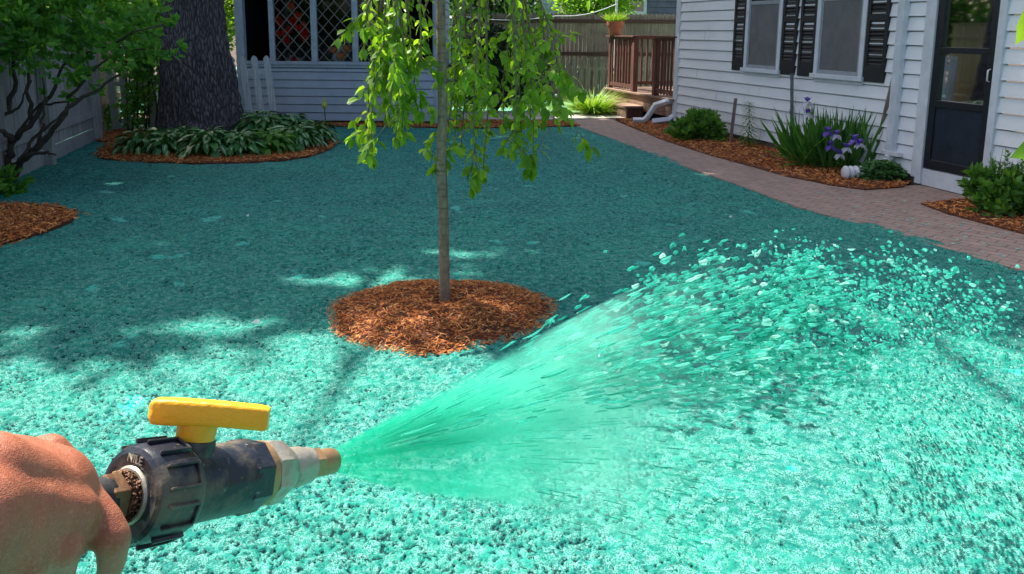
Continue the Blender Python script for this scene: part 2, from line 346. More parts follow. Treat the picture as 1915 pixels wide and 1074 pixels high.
def leaves(name, P, D, N, L, Wd, mat, parent=None, hi=True, curl=.15, fold=.2, pos=.45):
    """P base points, D directions, N rough normals, L lengths, Wd half widths"""
    P, D, N = (np.asarray(x, dtype=float) for x in (P, D, N)); n = len(P)
    D = norm(D); B = norm(np.cross(D, N)); N = np.cross(B, D); L = np.asarray(L, dtype=float).reshape(-1, 1)*np.ones((n, 1)); Wd = np.asarray(Wd, dtype=float).reshape(-1, 1)*np.ones((n, 1))
    if hi:
        st = [(0, 0), (.28, .85), (.28+.32, .9), (1, 0)]
        def c(t): return P+D*L*t - N*L*curl*(t*t)
        V = np.stack([c(0), c(.25)+B*Wd*.85+N*Wd*fold, c(.25), c(.25)-B*Wd*.85+N*Wd*fold,
                      c(.6)+B*Wd*.9+N*Wd*fold, c(.6), c(.6)-B*Wd*.9+N*Wd*fold, c(1)], axis=1)
        f = np.array([[0, 1, 2], [0, 2, 3], [1, 4, 2], [2, 4, 5], [2, 5, 3], [3, 5, 6], [4, 7, 5], [5, 7, 6]])
        e = np.tile(np.array([.3, 1, 0, 1, 1, 0, 1, .3]), n); k = 8
    else:
        V = np.stack([P, P+D*L*pos+B*Wd-N*L*curl*.3, P+D*L-N*L*curl, P+D*L*pos-B*Wd-N*L*curl*.3], axis=1)
        f = np.array([[0, 1, 2, 3]]); e = np.tile(np.array([.3, 1, .3, 1]), n); k = 4
    F = (f[None]+(np.arange(n)*k)[:, None, None]).reshape(-1, f.shape[1])
    return np_mesh(name, V, F, mat, parent, {'edge': e}, smooth=hi)
def rand_dirs(n, zlo=-1, zhi=1):
    z = RNG.uniform(zlo, zhi, n); a = RNG.uniform(0, 2*math.pi, n); r = np.sqrt(1-z*z); return np.stack([r*np.cos(a), r*np.sin(a), z], 1)
def vnoise(x, y, s, seed=0):
    x = x*s+seed*17.3+500; y = y*s+seed*7.7+500; xi = np.floor(x).astype(np.int64); yi = np.floor(y).astype(np.int64); fx = x-xi; fy = y-yi
    fx = fx*fx*(3-2*fx); fy = fy*fy*(3-2*fy)
    def h(a, b):
        v = (a*374761393+b*668265263+seed*974711) & 0x7fffffff; v = ((v ^ (v >> 13))*1274126177) & 0x7fffffff; return ((v ^ (v >> 16)) & 0xffff)/65535.0
    return (h(xi, yi)*(1-fx)+h(xi+1, yi)*fx)*(1-fy)+(h(xi, yi+1)*(1-fx)+h(xi+1, yi+1)*fx)*fy
def in_poly(x, y, poly):
    inside = np.zeros(x.shape, bool); n = len(poly)
    for i in range(n):
        x1, y1 = poly[i]; x2, y2 = poly[(i+1) % n]
        c = ((y1 > y) != (y2 > y)) & (x < (x2-x1)*(y-y1)/(y2-y1+1e-12)+x1); inside ^= c
    return inside
def smooth_poly(pts, it=2):
    pts = [Vector((p[0], p[1], 0)) for p in pts]
    for _ in range(it):
        q = []
        for i in range(len(pts)):
            a, b = pts[i], pts[(i+1) % len(pts)]; q += [a*.75+b*.25, a*.25+b*.75]
        pts = q
    return [(p.x, p.y) for p in pts]
def gpoly(px): return [tuple(gp(x, y))[:2] for x, y in px]
def sheet(name, poly, z0, z1, mat, kind='structure', jitter=0):
    """slab from z0 to z1 over a 2-D polygon"""
    import bmesh
    bm = bmesh.new(); vs = [bm.verts.new((x+random.uniform(-jitter, jitter), y+random.uniform(-jitter, jitter), z1)) for x, y in poly]
    f = bm.faces.new(vs); f.normal_update()
    if f.normal.z < 0: f.normal_flip()
    r = bmesh.ops.extrude_face_region(bm, geom=[f]); 
    for g in r['geom']:
        if isinstance(g, bmesh.types.BMVert): g.co.z = z0
    bm.normal_update(); bmesh.ops.triangulate(bm, faces=bm.faces[:]); bmesh.ops.recalc_face_normals(bm, faces=bm.faces[:])
    me = bpy.data.meshes.new(name); bm.to_mesh(me); bm.free()
    o = link_mesh(name, me, M[mat]); return tag(o, kind=kind)
def chips(name, pts, mat='mulch_chip', L=(.02, .055), Wc=(.002, .005), parent=None, tilt=.5):
    P = np.asarray(pts, float); n = len(P); D = rand_dirs(n, -tilt, tilt); U = norm(rand_dirs(n, .2, 1)); B = norm(np.cross(D, U)); N = np.cross(B, D)
    l = RNG.uniform(*L, (n, 1)); w = RNG.uniform(*Wc, (n, 1)); h = w*.6
    a = P-D*l/2; b = P+D*l/2; c = (a+b)/2+N*l*RNG.uniform(-.12, .12, (n, 1))
    V = np.stack([a+B*w*.6, a-B*w*.6, c+B*w+N*h, c-B*w+N*h, c-N*h, b+B*w*.4, b-B*w*.4], 1)
    f = np.array([[0, 1, 3], [0, 3, 2], [2, 3, 6], [2, 6, 5], [1, 4, 3], [0, 2, 4], [4, 6, 3], [4, 2, 5]])
    F = (f[None]+(np.arange(n)*7)[:, None, None]).reshape(-1, 3)
    return np_mesh(name, V, F, mat, parent)
#=MARK=
# ------------------------------------------------------------------ ground
A = gp(1262, 236); Bp = gp(1725, 347); U = (Bp-A).normalized(); Nw = Vector((U.y, -U.x, 0)); Z = Vector((0, 0, 1))   # house wall frame
def hw(t, d, z): return A + U*t + Nw*d + Z*z
path_left = [(1045, 224), (1085, 236), (1150, 259), (1260, 301), (1390, 346), (1500, 386), (1560, 403), (1700, 440), (1915, 503)]
path_right = [(1130, 222), (1145, 224), (1200, 247), (1240, 262), (1330, 290), (1400, 309), (1470, 329), (1560, 347), (1620, 357)]
PL = gpoly(path_left); PR = gpoly(path_right)
PL_all = [(PL[0][0]-2.4, PL[0][1]+.15)]+PL+[(5.2, 4.2), (7.0, 1.5), (9, -1)]
MOUND_C = gp(820, 602); MOUND_C = Vector((MOUND_C.x, 4.42, 0))
def mound_r(a): return .617*(1+.05*math.sin(2*a+1)+.04*math.sin(3*a+.4)+.025*math.sin(7*a))
def ring_np(x, y):
    a = np.arctan2(y-MOUND_C.y, x-MOUND_C.x); r = np.hypot(x-MOUND_C.x, y-MOUND_C.y)
    return r/(.617*(1+.05*np.sin(2*a+1)+.04*np.sin(3*a+.4)+.025*np.sin(7*a)))
def build_ground():
    t = MB(); t.add([(-250, -60, -.06), (250, -60, -.06), (250, 400, -.06), (-250, 400, -.06)], [(0, 1, 2, 3)])
    tag(t.build('ground', 'soil'), kind='structure')
    # lawn: one sheet whose spacing grows with distance; surface roughness is real relief
    NR, NC = 1450, 1250
    Yr = 1.3*np.exp(np.linspace(0, math.log(15.9/1.3), NR)); k = np.linspace(-1.05, 1.05, NC)
    K, Y = np.meshgrid(k, Yr); X = K*Y
    X += RNG.uniform(-.4, .4, X.shape)*Y*2.1/NC*.5
    n1 = vnoise(X, Y, 76, 1); n2 = vnoise(X, Y, 130, 2); n3 = vnoise(X, Y, 250, 5); n4 = vnoise(X, Y, 9, 3); n5 = vnoise(X, Y, 1.1, 4)
    c = .36*n1+.34*n2+.2*n3+.1*n4
    c = (c-.5)*1.45+.5+ (n5-.5)*.06
    wz = np.clip((X-.15-.25*(Y-2))/.5, 0, 1)*np.clip((4.3-Y)/.6, 0, 1)*np.clip(.75+.8*(vnoise(X, Y, 2.2, 31)-.4), 0, 1)   # freshly wetted strip, pits filled
    c = c+.16*wz
    # dry, fully covered zone under the trees reads finer
    Zh = -.009*np.clip((.44-c)/.16, 0, 1) + ((n1-.5)*.004 + (n3-.5)*.003)*(1-.7*wz) + (n4-.5)*.014 + (n5-.5)*.03
    V = np.stack([X, Y, Zh], -1).reshape(-1, 3)
    idx = np.arange(NR*NC).reshape(NR, NC)
    F = np.stack([idx[:-1, :-1], idx[:-1, 1:], idx[1:, 1:], idx[1:, :-1]], -1).reshape(-1, 4)
    # cut at the path, with a ragged edge
    cx = X[:-1, :-1].ravel()+(vnoise(X, Y, 7, 8)[:-1, :-1].ravel()-.5)*.10+(n2[:-1, :-1].ravel()-.5)*.06; cy = Y[:-1, :-1].ravel()
    keep = in_poly(cx, cy, [(-30, 0), (-30, 14.2), (-1.0, 14.2)]+PL_all+[(9, -1)])
    o = np_mesh('lawn', V, F[keep], 'hydromulch', attrs={'clump': c}); tag(o, kind='structure')
    q = [(-9, -2, -.045), (7.5, -2, -.045), (7.5, 5, -.045), (3.2, 9, -.045), (1.5, 14, -.045), (-9, 14, -.045)]
    tag(np_mesh('lawn_margin', q, [[0, 1, 2, 3, 4, 5]], 'hydromulch', attrs={'clump': [.55]*6}), kind='structure')
    # path
    poly = [PL_all[0]]+[(x-.06, y-.03) for x, y in PL]+[(5.15, 4.2), (7.0, 1.3), (9.5, .5)]
    far = [hw(9, .0, 0), hw(6.9, .9, 0), hw(6.6, .02, 0), hw(5.62, .02, 0)]
    poly += [(p.x, p.y) for p in far]+list(reversed(PR))+[(PR[0][0]-.6, PR[0][1]+1.0), (PL_all[0][0], PL_all[0][1]+1.2)]
    sheet('path', poly, -.05, .004, 'brick_pavers')
    # pale walk beyond
    g = [gp(900, 224), gp(1060, 226), gp(1140, 222), gp(1215, 223), gp(1200, 213), gp(1050, 212), gp(900, 212), gp(700, 212), gp(700, 221)]
    sheet('walkway', [(p.x, p.y) for p in g], -.05, .02, 'concrete')
    # back lawn beyond the walk, sparse grass coming through
    t = NT('back_lawn'); n = t.noise(1.1, 5, .7); t.color(t.mix(t.ramp(n, [(.45, (0, 0, 0)), (.55, (1, 1, 1))]), (.16, .30, .10), (.12, .42, .36))); t.set(Roughness=.8); t.bump(t.noise(60, 4), .02)
    m = MB(); m.add([(-12, 15.6, -.02), (9, 15.6, -.02), (9, 40, -.02), (-12, 40, -.02)], [(0, 1, 2, 3)]); tag(m.build('back_lawn', M['back_lawn']), kind='structure')
    n = 5200; gx = RNG.uniform(-3, 3.2, n); gy = RNG.uniform(16.6, 20.2, n)
    ok = vnoise(gx, gy, 1.1, 9) > .42; gx, gy = gx[ok], gy[ok]; n = len(gx)
    o = leaves('grass', np.stack([gx, gy, np.full(n, -.02)], 1), norm(rand_dirs(n, .6, 1)), rand_dirs(n), RNG.uniform(.06, .14, n), .006, 'leaf_bright', hi=False)
    tag(o, kind='stuff', label='patchy bright grass sprouting on the sunlit back lawn')
    # beds
    beds = {
     'mulch_bed_house': [(1150, 223), (1185, 240), (1240, 263), (1330, 292), (1400, 311), (1470, 331), (1560, 349), (1620, 357), (1690, 352)],
     'tree_bed': [(172, 292), (205, 301), (260, 305), (380, 308), (500, 305), (590, 293), (634, 272), (622, 256), (560, 246), (430, 243), (300, 243), (215, 262)],
     'left_bed': [(-160, 372), (0, 386), (60, 384), (120, 392), (146, 405), (118, 424), (50, 447), (0, 462), (-160, 505)],
     'corner_bed': [(170, 262), (200, 268), (300, 262), (320, 243), (215, 243)],
    }
    pts_all = []
    for nme, px in beds.items():
        poly = gpoly(px)
        if nme == 'mulch_bed_house': poly += [tuple(hw(t, -.02, 0))[:2] for t in (5.45, 3, 0, -.6)]
        else: poly = smooth_poly(poly)
        if nme == 'mulch_bed_house': nme = 'house_bed'
        sheet(nme, poly, -.05, .017, 'mulch_base', jitter=.012)
        xs = [p[0] for p in poly]; ys = [p[1] for p in poly]; ar = (max(xs)-min(xs))*(max(ys)-min(ys))
        n = int(min(14000, ar*2600)); x = RNG.uniform(min(xs)-.02, max(xs)+.02, n); y = RNG.uniform(min(ys)-.02, max(ys)+.02, n)
        grown = [(px_*1.0+0, py_) for px_, py_ in poly]
        ok = in_poly(x+RNG.normal(0, .035, n), y+RNG.normal(0, .035, n), grown); pts_all.append(np.stack([x[ok], y[ok], np.full(ok.sum(), .022)+RNG.uniform(-.004, .012, ok.sum())], 1))
    p2 = [gp(1722, 383), gp(1760, 379), gp(1815, 374), hw(6.35, .02, 0), hw(9.5, .02, 0), hw(9.5, .9, 0), gp(1915, 440), gp(1830, 417), gp(1765, 400)]
    poly = [(p.x, p.y) for p in p2]; sheet('door_bed', poly, -.05, .018, 'mulch_base', jitter=.01)
    x = RNG.uniform(3, 6, 9000); y = RNG.uniform(4.5, 9, 9000); ok = in_poly(x, y, poly); pts_all.append(np.stack([x[ok], y[ok], np.full(ok.sum(), .025)], 1))
    pb = [gp(590, 247), gp(620, 238), gp(760, 239), gp(900, 241), gp(1040, 238), gp(1085, 236), gp(1060, 227), gp(880, 226), gp(800, 229), gp(600, 231), gp(480, 232), gp(480, 245)]
    poly = [(p.x, p.y) for p in pb]; sheet('porch_bed', poly, -.05, .017, 'mulch_base', jitter=.02)
    x = RNG.uniform(-4.5, 2, 16000); y = RNG.uniform(12.5, 15, 16000); ok = in_poly(x, y, poly); pts_all.append(np.stack([x[ok], y[ok], np.full(ok.sum(), .024)], 1))
    tag(chips('mulch_chips', np.concatenate(pts_all), L=(.03, .08), Wc=(.003, .008)), kind='stuff', label='shredded brown bark mulch covering the planting beds')
    # mound around the young tree
    nr, na = 40, 160; V = []; 
    for i in range(nr+1):
        s = i/nr*1.04
        for j in range(na):
            a = 2*math.pi*j/na; r = mound_r(a)*s; z = .085*max(0, 1-s**2.4)**.8 - .012 + .02*s*(1-s) - .035*math.exp(-(r/.10)**2)
            x = MOUND_C.x+r*math.cos(a); y = MOUND_C.y+r*math.sin(a); V.append((x, y, z+float(vnoise(np.array([x]), np.array([y]), 22, 4)[0]-.5)*.02))
    F = [(i*na+j, i*na+(j+1) % na, (i+1)*na+(j+1) % na, (i+1)*na+j) for i in range(nr) for j in range(na)]
    o = np_mesh('mulch_mound', V, F, 'mulch_base', smooth=True); tag(o, kind='structure')
    n = 15000; x = RNG.uniform(-.75, .75, n)+MOUND_C.x; y = RNG.uniform(-.75, .75, n)+MOUND_C.y; s = ring_np(x, y); ok = s < 1.015+RNG.normal(0, .022, n); x, y, s = x[ok], y[ok], s[ok]
    z = .085*np.maximum(0, 1-np.minimum(s, 1)**2.4)**.8-.004+.02*s*(1-s)-.035*np.exp(-(s*.617/.10)**2)+(vnoise(x, y, 22, 4)-.5)*.02
    tag(chips('mulch_shreds', np.stack([x, y, np.maximum(z, .008)+RNG.uniform(0, .008, len(x))], 1), L=(.012, .045), Wc=(.0012, .0034), tilt=.45), kind='stuff', label='fresh orange bark shreds heaped round the young tree trunk')
build_ground()

# ------------------------------------------------------------------ siding walls
def siding(mb, o, u, n, L, z0, z1, e=.155, out=.024, slot=.015):
    o, u, n = Vector(o), Vector(u), Vector(n); z = z0
    while z < z1-1e-6:
        zt = min(z+e, z1); a = o+Z*z+n*out; b = a+u*L; c = o+u*L+Z*zt+n*.002; d = o+Z*zt+n*.002
        q = Z*slot; c = c-q; d = d-q; k = n*.03     # each course laps over a shadow slot
        mb.add([a, b, c, d, o+Z*z-k, o+u*L+Z*z-k, d-k, c-k], [(0, 1, 2, 3), (4, 5, 1, 0), (3, 2, 7, 6)]); mb.add([a, d, d-k, o+Z*z-k], [(0, 1, 2, 3)]); mb.add([b, c, c-k, o+u*L+Z*z-k], [(3, 2, 1, 0)]); z = zt
def build_house():
    H0 = empty('house', hw(4, -3, 0), 'white clapboard house with black shutters beside the brick path', 'house')
    w = MB(); zb, zt = .10, 2.95
    siding(w, hw(0.02, 0, 0), U, Nw, 5.50, zb, zt); siding(w, hw(6.50, 0, 0), U, Nw, 2.6, zb, zt)
    m2 = MB(); siding(m2, hw(5.56, 0, 0), U, Nw, .90, 2.2, zt)
    w.v += []; w.add(m2.v, m2.f)
    siding(w, hw(0, -6, 0), -Nw*-1, -U, 6, zb, zt)            # end wall facing away
    w.add([hw(.01, -.035, zb), hw(5.5, -.035, zb), hw(5.5, -.035, zt), hw(.01, -.035, zt)], [(0, 1, 2, 3)])
    w.box(hw(9.08, -6, zb), -U*.02, Nw*6, Z*(zt-zb))
    w.build('wall', 'vinyl_siding', H0)
    f = MB(); f.box(hw(.03, -.25, -.1), U*5.5, Nw*.22, Z*.2); f.box(hw(6.5, -.25, -.1), U*2.5, Nw*.22, Z*.2); f.box(hw(.03, -6, -.1), U*.2, Nw*5.7, Z*.2)
    f.build('foundation', 'foundation', H0)
    c = MB(); c.box(hw(-.02, -.10, zb-.01), U*.09, Nw*.128, Z*(zt-zb)); c.build('corner_board', 'white_trim', H0, bevel=.003)
    # trim strip left of the door, door casing, threshold
    c = MB(); c.box(hw(5.50, -.02, zb-.02), U*.07, Nw*.05, Z*2.4); c.build('trim_board', 'white_trim', H0, bevel=.003)
    r = MB(); ov = .35
    a0, a1 = hw(-.3, ov, zt), hw(9.4, ov, zt); b0, b1 = hw(-.3, -3, zt+1.9), hw(9.4, -3, zt+1.9); c0, c1 = hw(-.3, -6-ov, zt), hw(9.4, -6-ov, zt)
    dz = Z*.15; r.hexa([a0, a1, b1, b0, a0+dz, a1+dz, b1+dz, b0+dz]); r.hexa([b0, b1, c1, c0, b0+dz, b1+dz, c1+dz, c0+dz]); r.build('roof', 'roof_shingle', H0)
    # windows
    def window(t0, t1, zs, lab):
        W0 = MB(); fw_ = .07
        W0.box(hw(t0, .0, zs), U*fw_, Nw*.045, Z*1.45); W0.box(hw(t1-fw_, .0, zs), U*fw_, Nw*.045, Z*1.45); W0.box(hw(t0+fw_, 0, zs+1.38), U*(t1-t0-2*fw_), Nw*.045, Z*.07)
        f = W0.build('window', 'white_trim', H0, bevel=.004); f['label'] = lab
        s = MB(); s.box(hw(t0-.03, .0, zs-.055), U*(t1-t0+.06), Nw*.075, Z*.055); s.box(hw(t0, .0, zs-.10), U*(t1-t0), Nw*.03, Z*.043); s.build('sill', 'white_trim', f, bevel=.003)
        i0, i1 = t0+fw_, t1-fw_
        fr = MB(); w2 = .035
        fr.box(hw(i0, 0, zs), U*w2, Nw*.032, Z*1.38); fr.box(hw(i1-w2, 0, zs), U*w2, Nw*.032, Z*1.38); fr.box(hw(i0+w2, 0, zs+.0), U*(i1-i0-2*w2), Nw*.032, Z*.05); fr.box(hw(i0+w2, 0, zs+.90), U*(i1-i0-2*w2), Nw*.036, Z*.05)
        fr.build('sash', 'grey_trim', f)
        sc = MB(); sc.box(hw(i0+w2, 0, zs+.05), U*(i1-i0-2*w2), Nw*.025, Z*.85); sc.build('insect_screen', 'screen_mesh', f)
        sc = MB(); sc.box(hw(i0+w2, 0, zs+.95), U*(i1-i0-2*w2), Nw*.026, Z*.43); sc.build('pane', 'dark_glass', f)
    plain('grey_trim', (.34, .37, .40), .5, .12, 9)
    window(2.10, 2.98, 1.11, 'narrower looking window farther from the door'); window(3.72, 4.62, 1.11, 'window nearer to the door')
    def shutter(t0, t1):
        s = MB(); z0, z1 = 1.06, 2.55; bw = .05
        s.box(hw(t0, .004, z0), U*bw, Nw*.034, Z*(z1-z0)); s.box(hw(t1-bw, .004, z0), U*bw, Nw*.034, Z*(z1-z0))
        s.box(hw(t0+bw, .004, z0), U*(t1-t0-2*bw), Nw*.034, Z*.19); s.box(hw(t0+bw, .004, z1-.08), U*(t1-t0-2*bw), Nw*.034, Z*.08)
        s.box(hw(t0+bw, .004, z0+.7), U*(t1-t0-2*bw), Nw*.034, Z*.08)
        s.box(hw(t0+bw, .001, z0+.19), U*(t1-t0-2*bw), Nw*.008, Z*(z1-z0-.27))
        z = z0+.195
        while z < z1-.1:
            if not (z0+.66 < z < z0+.78):
                a = hw(t0+bw, .034, z); s.hexa([a, a+U*(t1-t0-2*bw), a+U*(t1-t0-2*bw)-Nw*.024+Z*.034, a-Nw*.024+Z*.034, a+Z*.007, a+U*(t1-t0-2*bw)+Z*.007, a+U*(t1-t0-2*bw)-Nw*.024+Z*.041, a-Nw*.024+Z*.041])
            z += .043
        s.build('shutter', 'shutter_paint', H0)
    for a, b in ((1.78, 2.09), (2.99, 3.31), (3.38, 3.71), (4.63, 4.97)): shutter(a, b)
    # door
    D = MB(); t0, t1, z0, z1 = 5.66, 6.42, .20, 2.15
    c = MB(); c.box(hw(5.575, -.05, .02), U*.08, Nw*.095, Z*2.2); c.box(hw(6.425, -.05, .02), U*.08, Nw*.095, Z*2.2); c.box(hw(5.655, -.05, 2.15), U*.77, Nw*.095, Z*.07); c.box(hw(5.655, -.05, .01), U*.77, Nw*.07, Z*.18)
    c.build('door_frame', 'white_trim', H0, bevel=.003)
    st = .085
    D.box(hw(t0, -.02, z0), U*st, Nw*.045, Z*(z1-z0)); D.box(hw(t1-st, -.02, z0), U*st, Nw*.045, Z*(z1-z0))
    for za, h in ((z0, .10), (.86, .07), (1.42, .06), (z1-.09, .09)): D.box(hw(t0+st, -.02, za), U*(t1-t0-2*st), Nw*.045, Z*h)
    d = D.build('door', 'door_paint', H0, bevel=.004, label='dark storm door with two glass panes over a solid kick panel')
    p = MB(); p.box(hw(t0+st, -.02, z0+.10), U*(t1-t0-2*st), Nw*.03, Z*(.86-z0-.10)); p.build('kick_panel', 'door_panel', d)
    for za, zb2 in ((.93, 1.42), (1.48, z1-.09)):
        p = MB(); p.box(hw(t0+st, -.02, za), U*(t1-t0-2*st), Nw*.008, Z*(zb2-za)); p.build('pane', 'window_glass', d)
    p = MB(); p.box(hw(t0+.01, -.10, z0+.02), U*(t1-t0-.02), Nw*.03, Z*(z1-z0-.03)); p.build('inner_door', 'door_panel', d)
    p = MB(); p.box(hw(t0+.16, -.068, 1.0), U*.05, Nw*.012, Z*1.1); p.box(hw(t0+.21, -.068, 1.22), U*.42, Nw*.012, Z*.02); p.box(hw(t0+.21, -.068, 1.70), U*.42, Nw*.012, Z*.02); p.box(hw(t0+.42, -.068, 1.0), U*.018, Nw*.010, Z*1.1); p.build('muntin', 'grey_trim', d)
    p = MB(); p.tube([hw(t1-.04, .025, 1.16), hw(t1-.04, .055, 1.17), hw(t1-.04, .055, 1.27), hw(t1-.04, .025, 1.28)], .008, 8); p.build('handle', 'white_metal', d, smooth=True)
    for t_, k in ((1.35, 3), (3.35, 3), (3.36, 2), (1.9, 1), (.7, 5), (5.0, 2), (2.6, 0), (7.2, 4), (7.7, 8), (.9, 9)):
        m = MB(); m.hexa([hw(t_, .010, .102+k*.155), hw(t_+.004, .010, .102+k*.155), hw(t_+.004, .0255, .102+k*.155), hw(t_, .0255, .102+k*.155), hw(t_, -.01, .24+k*.155), hw(t_+.004, -.01, .24+k*.155), hw(t_+.004, .0045, .24+k*.155), hw(t_, .0045, .24+k*.155)]); m.build('siding_seam', 'grey_trim', H0)
    # downspouts
    g = MB(); g.box(hw(5.15, .016, .30), U*.10, Nw*.07, Z*2.6)
    for i in range(3): g.box(hw(5.165+i*.03, .086, .30), U*.012, Nw*.004, Z*2.6)
    dn = g.build('downspout', 'white_trim', H0, bevel=.004, label='downspout beside the door with curved ribbed elbow')
    g = MB(); g.box(hw(5.10, .014, .27), U*.26, Nw*.085, Z*.045); g.build('bracket', 'white_metal', dn, bevel=.003)
    g = MB(); pts = [hw(5.20, .052, .31), hw(5.20, .056, .24), hw(5.19, .09, .17), hw(5.16, .14, .125), hw(5.12, .20, .11)]; g.tube(pts, [.05, .052, .055, .055, .055], 12)
    for i in range(7):
        k = .2+i*.11; j = min(int(k*4), 3); q = pts[j].lerp(pts[j+1], k*4-j); dd = (pts[j+1]-pts[j]).normalized(); g.lathe(q-dd*.004, dd, [(0, .054), (.004, .0615), (.008, .054)], 14)
    g.build('elbow', 'white_metal', dn, smooth=True, angle=40)
    g = MB(); g.box(hw(-.11, -.10, .30), U*.08, Nw*.11, Z*2.7); dn = g.build('downspout', 'white_trim', H0, bevel=.006, label='corner downspout ending in two splayed elbows')
    g = MB(); 
    g.tube([hw(-.07, -.04, .34), hw(-.07, -.02, .18), hw(-.09, .08, .10), hw(-.16, .36, .065)], [.055, .06, .06, .06], 4, ph=.78); g.build('elbow', 'white_trim', dn, bevel=.006)
    g = MB(); g.tube([hw(-.14, -.06, .42), hw(-.20, .06, .42), hw(-.34, .22, .34), hw(-.42, .33, .12), hw(-.46, .38, .06), hw(-.52, .56, .06)], [.055]*6, 4, ph=.78); g.build('elbow', 'white_trim', dn, bevel=.006)
build_house()

def build_deck():
    D = empty('deck', hw(-1.6, -1, 0), 'reddish brown wooden deck with slatted railings behind the house corner', 'deck')
    f = MB(); t = -3.08
    f.box(hw(-3.1, -2.2, .43), U*3.1, Nw*2.25, Z*.035); f.build('floor', 'deck_floor', D, bevel=.003)
    f = MB(); f.box(hw(-3.05, -.03, .14), U*3.0, Nw*.035, Z*.288); f.box(hw(-3.05, -2.2, .14), U*.035, Nw*2.16, Z*.288); f.build('fascia', 'deck_floor', D, bevel=.003)
    f = MB(); f.box(hw(-3.0, -2.1, -.02), U*2.9, Nw*2.0, Z*.15); f.build('underdeck_shade', 'black_void', D)  # black block stands in for the shade under the deck
    f = MB(); f.box(hw(-2.9, .02, .20), U*1.68, Nw*.36, Z*.04); st = f.build('step', 'deck_floor', D, bevel=.003)
    f = MB(); f.box(hw(-2.88, .335, .0), U*1.63, Nw*.025, Z*.198); f.build('riser', 'deck_floor', st)
    f = MB(); f.box(hw(-1.27, .02, .0), U*.02, Nw*.31, Z*.198); f.build('side_panel', 'deck_stain', st)  # darker stain paints in the shade on this side of the step
    def post(t, d, s=.09, top=1.5):
        p = MB(); p.box(hw(t, d, .465), U*s, Nw*s, Z*(top-.465)); p.build('post', 'deck_stain', D, bevel=.004)
    for t, d in ((-3.06, -.10), (-1.90, -.11), (-.97, -.11), (-3.06, -2.15), (-1.9, -2.15), (-.12, -.11)): post(t, d, .10 if t > -3 else .08)
    def rail(p, q, zlo=.56):
        L = (q-p).length; d = (q-p).normalized()
        m = MB(); m.beam(p+Z*1.49, q+Z*1.49, .09, .05); m.build('rail', 'deck_stain', D)
        m = MB(); m.beam(p+Z*zlo, q+Z*zlo, .045, .07); m.build('rail', 'deck_stain', D)
        k = max(2, int(L/.125))
        for i in range(k):
            c = p+d*(L*(i+.5)/k); m = MB(); m.cbox(c+Z*((1.465+zlo-.06)/2)+Nw*.03*0, .032, .032, 1.465-zlo+.06, Matrix.Rotation(math.atan2(d.y, d.x), 3, 'Z')); m.build('baluster', 'deck_stain', D)
    rail(hw(-2.98, -.05, 0), hw(-1.90, -.05, 0)); rail(hw(-.87, -.05, 0), hw(-.12, -.05, 0))
    rail(hw(-3.02, -.18, 0), hw(-3.02, -2.1, 0)); rail(hw(-2.94, -2.1, 0), hw(-.3, -2.1, 0), .72)
    c = MB(); c.box(hw(-3.14, -.14, 1.515), U*1.36, Nw*.17, Z*.03); c.build('handrail', 'deck_stain', D, bevel=.003)
    c = MB(); c.box(hw(-.99, -.14, 1.515), U*.99, Nw*.17, Z*.03); c.build('handrail', 'deck_stain', D, bevel=.003)
    c = MB(); c.box(hw(-3.14, -2.2, 1.5165), U*.16, Nw*2.05, Z*.03); c.build('handrail', 'deck_stain', D, bevel=.003)
    c = MB(); c.box(hw(-2.97, -2.2, 1.515), U*2.9, Nw*.16, Z*.03); c.build('handrail', 'deck_stain', D, bevel=.003)
    # flower pot on the rail
    b = hw(-2.83, -.055, 1.546); P = empty('flower_pot', b, 'terracotta pot of bright green grass standing on the deck rail', 'flower pot')
    p = MB(); p.lathe(b, Z, [(0, .115), (.005, .118), (.20, .155), (.20, .175), (.275, .182), (.278, .165), (.24, .158), (.238, .01)], 28); p.build('pot', 'terracotta', P, smooth=True, angle=35)
    n = 260; a = RNG.uniform(0, 6.28, n); r = RNG.uniform(0, .13, n); base = np.array(b)[None]+np.stack([r*np.cos(a), r*np.sin(a), np.full(n, .25)], 1)
    d = norm(np.stack([np.cos(a)*RNG.uniform(.2, 1.3, n), np.sin(a)*RNG.uniform(.2, 1.3, n), np.ones(n)], 1)); leaves('grass_blades', base, d, rand_dirs(n), RNG.uniform(.14, .26, n), .009, 'leaf_daylily', P, hi=True, curl=.5)
build_deck()

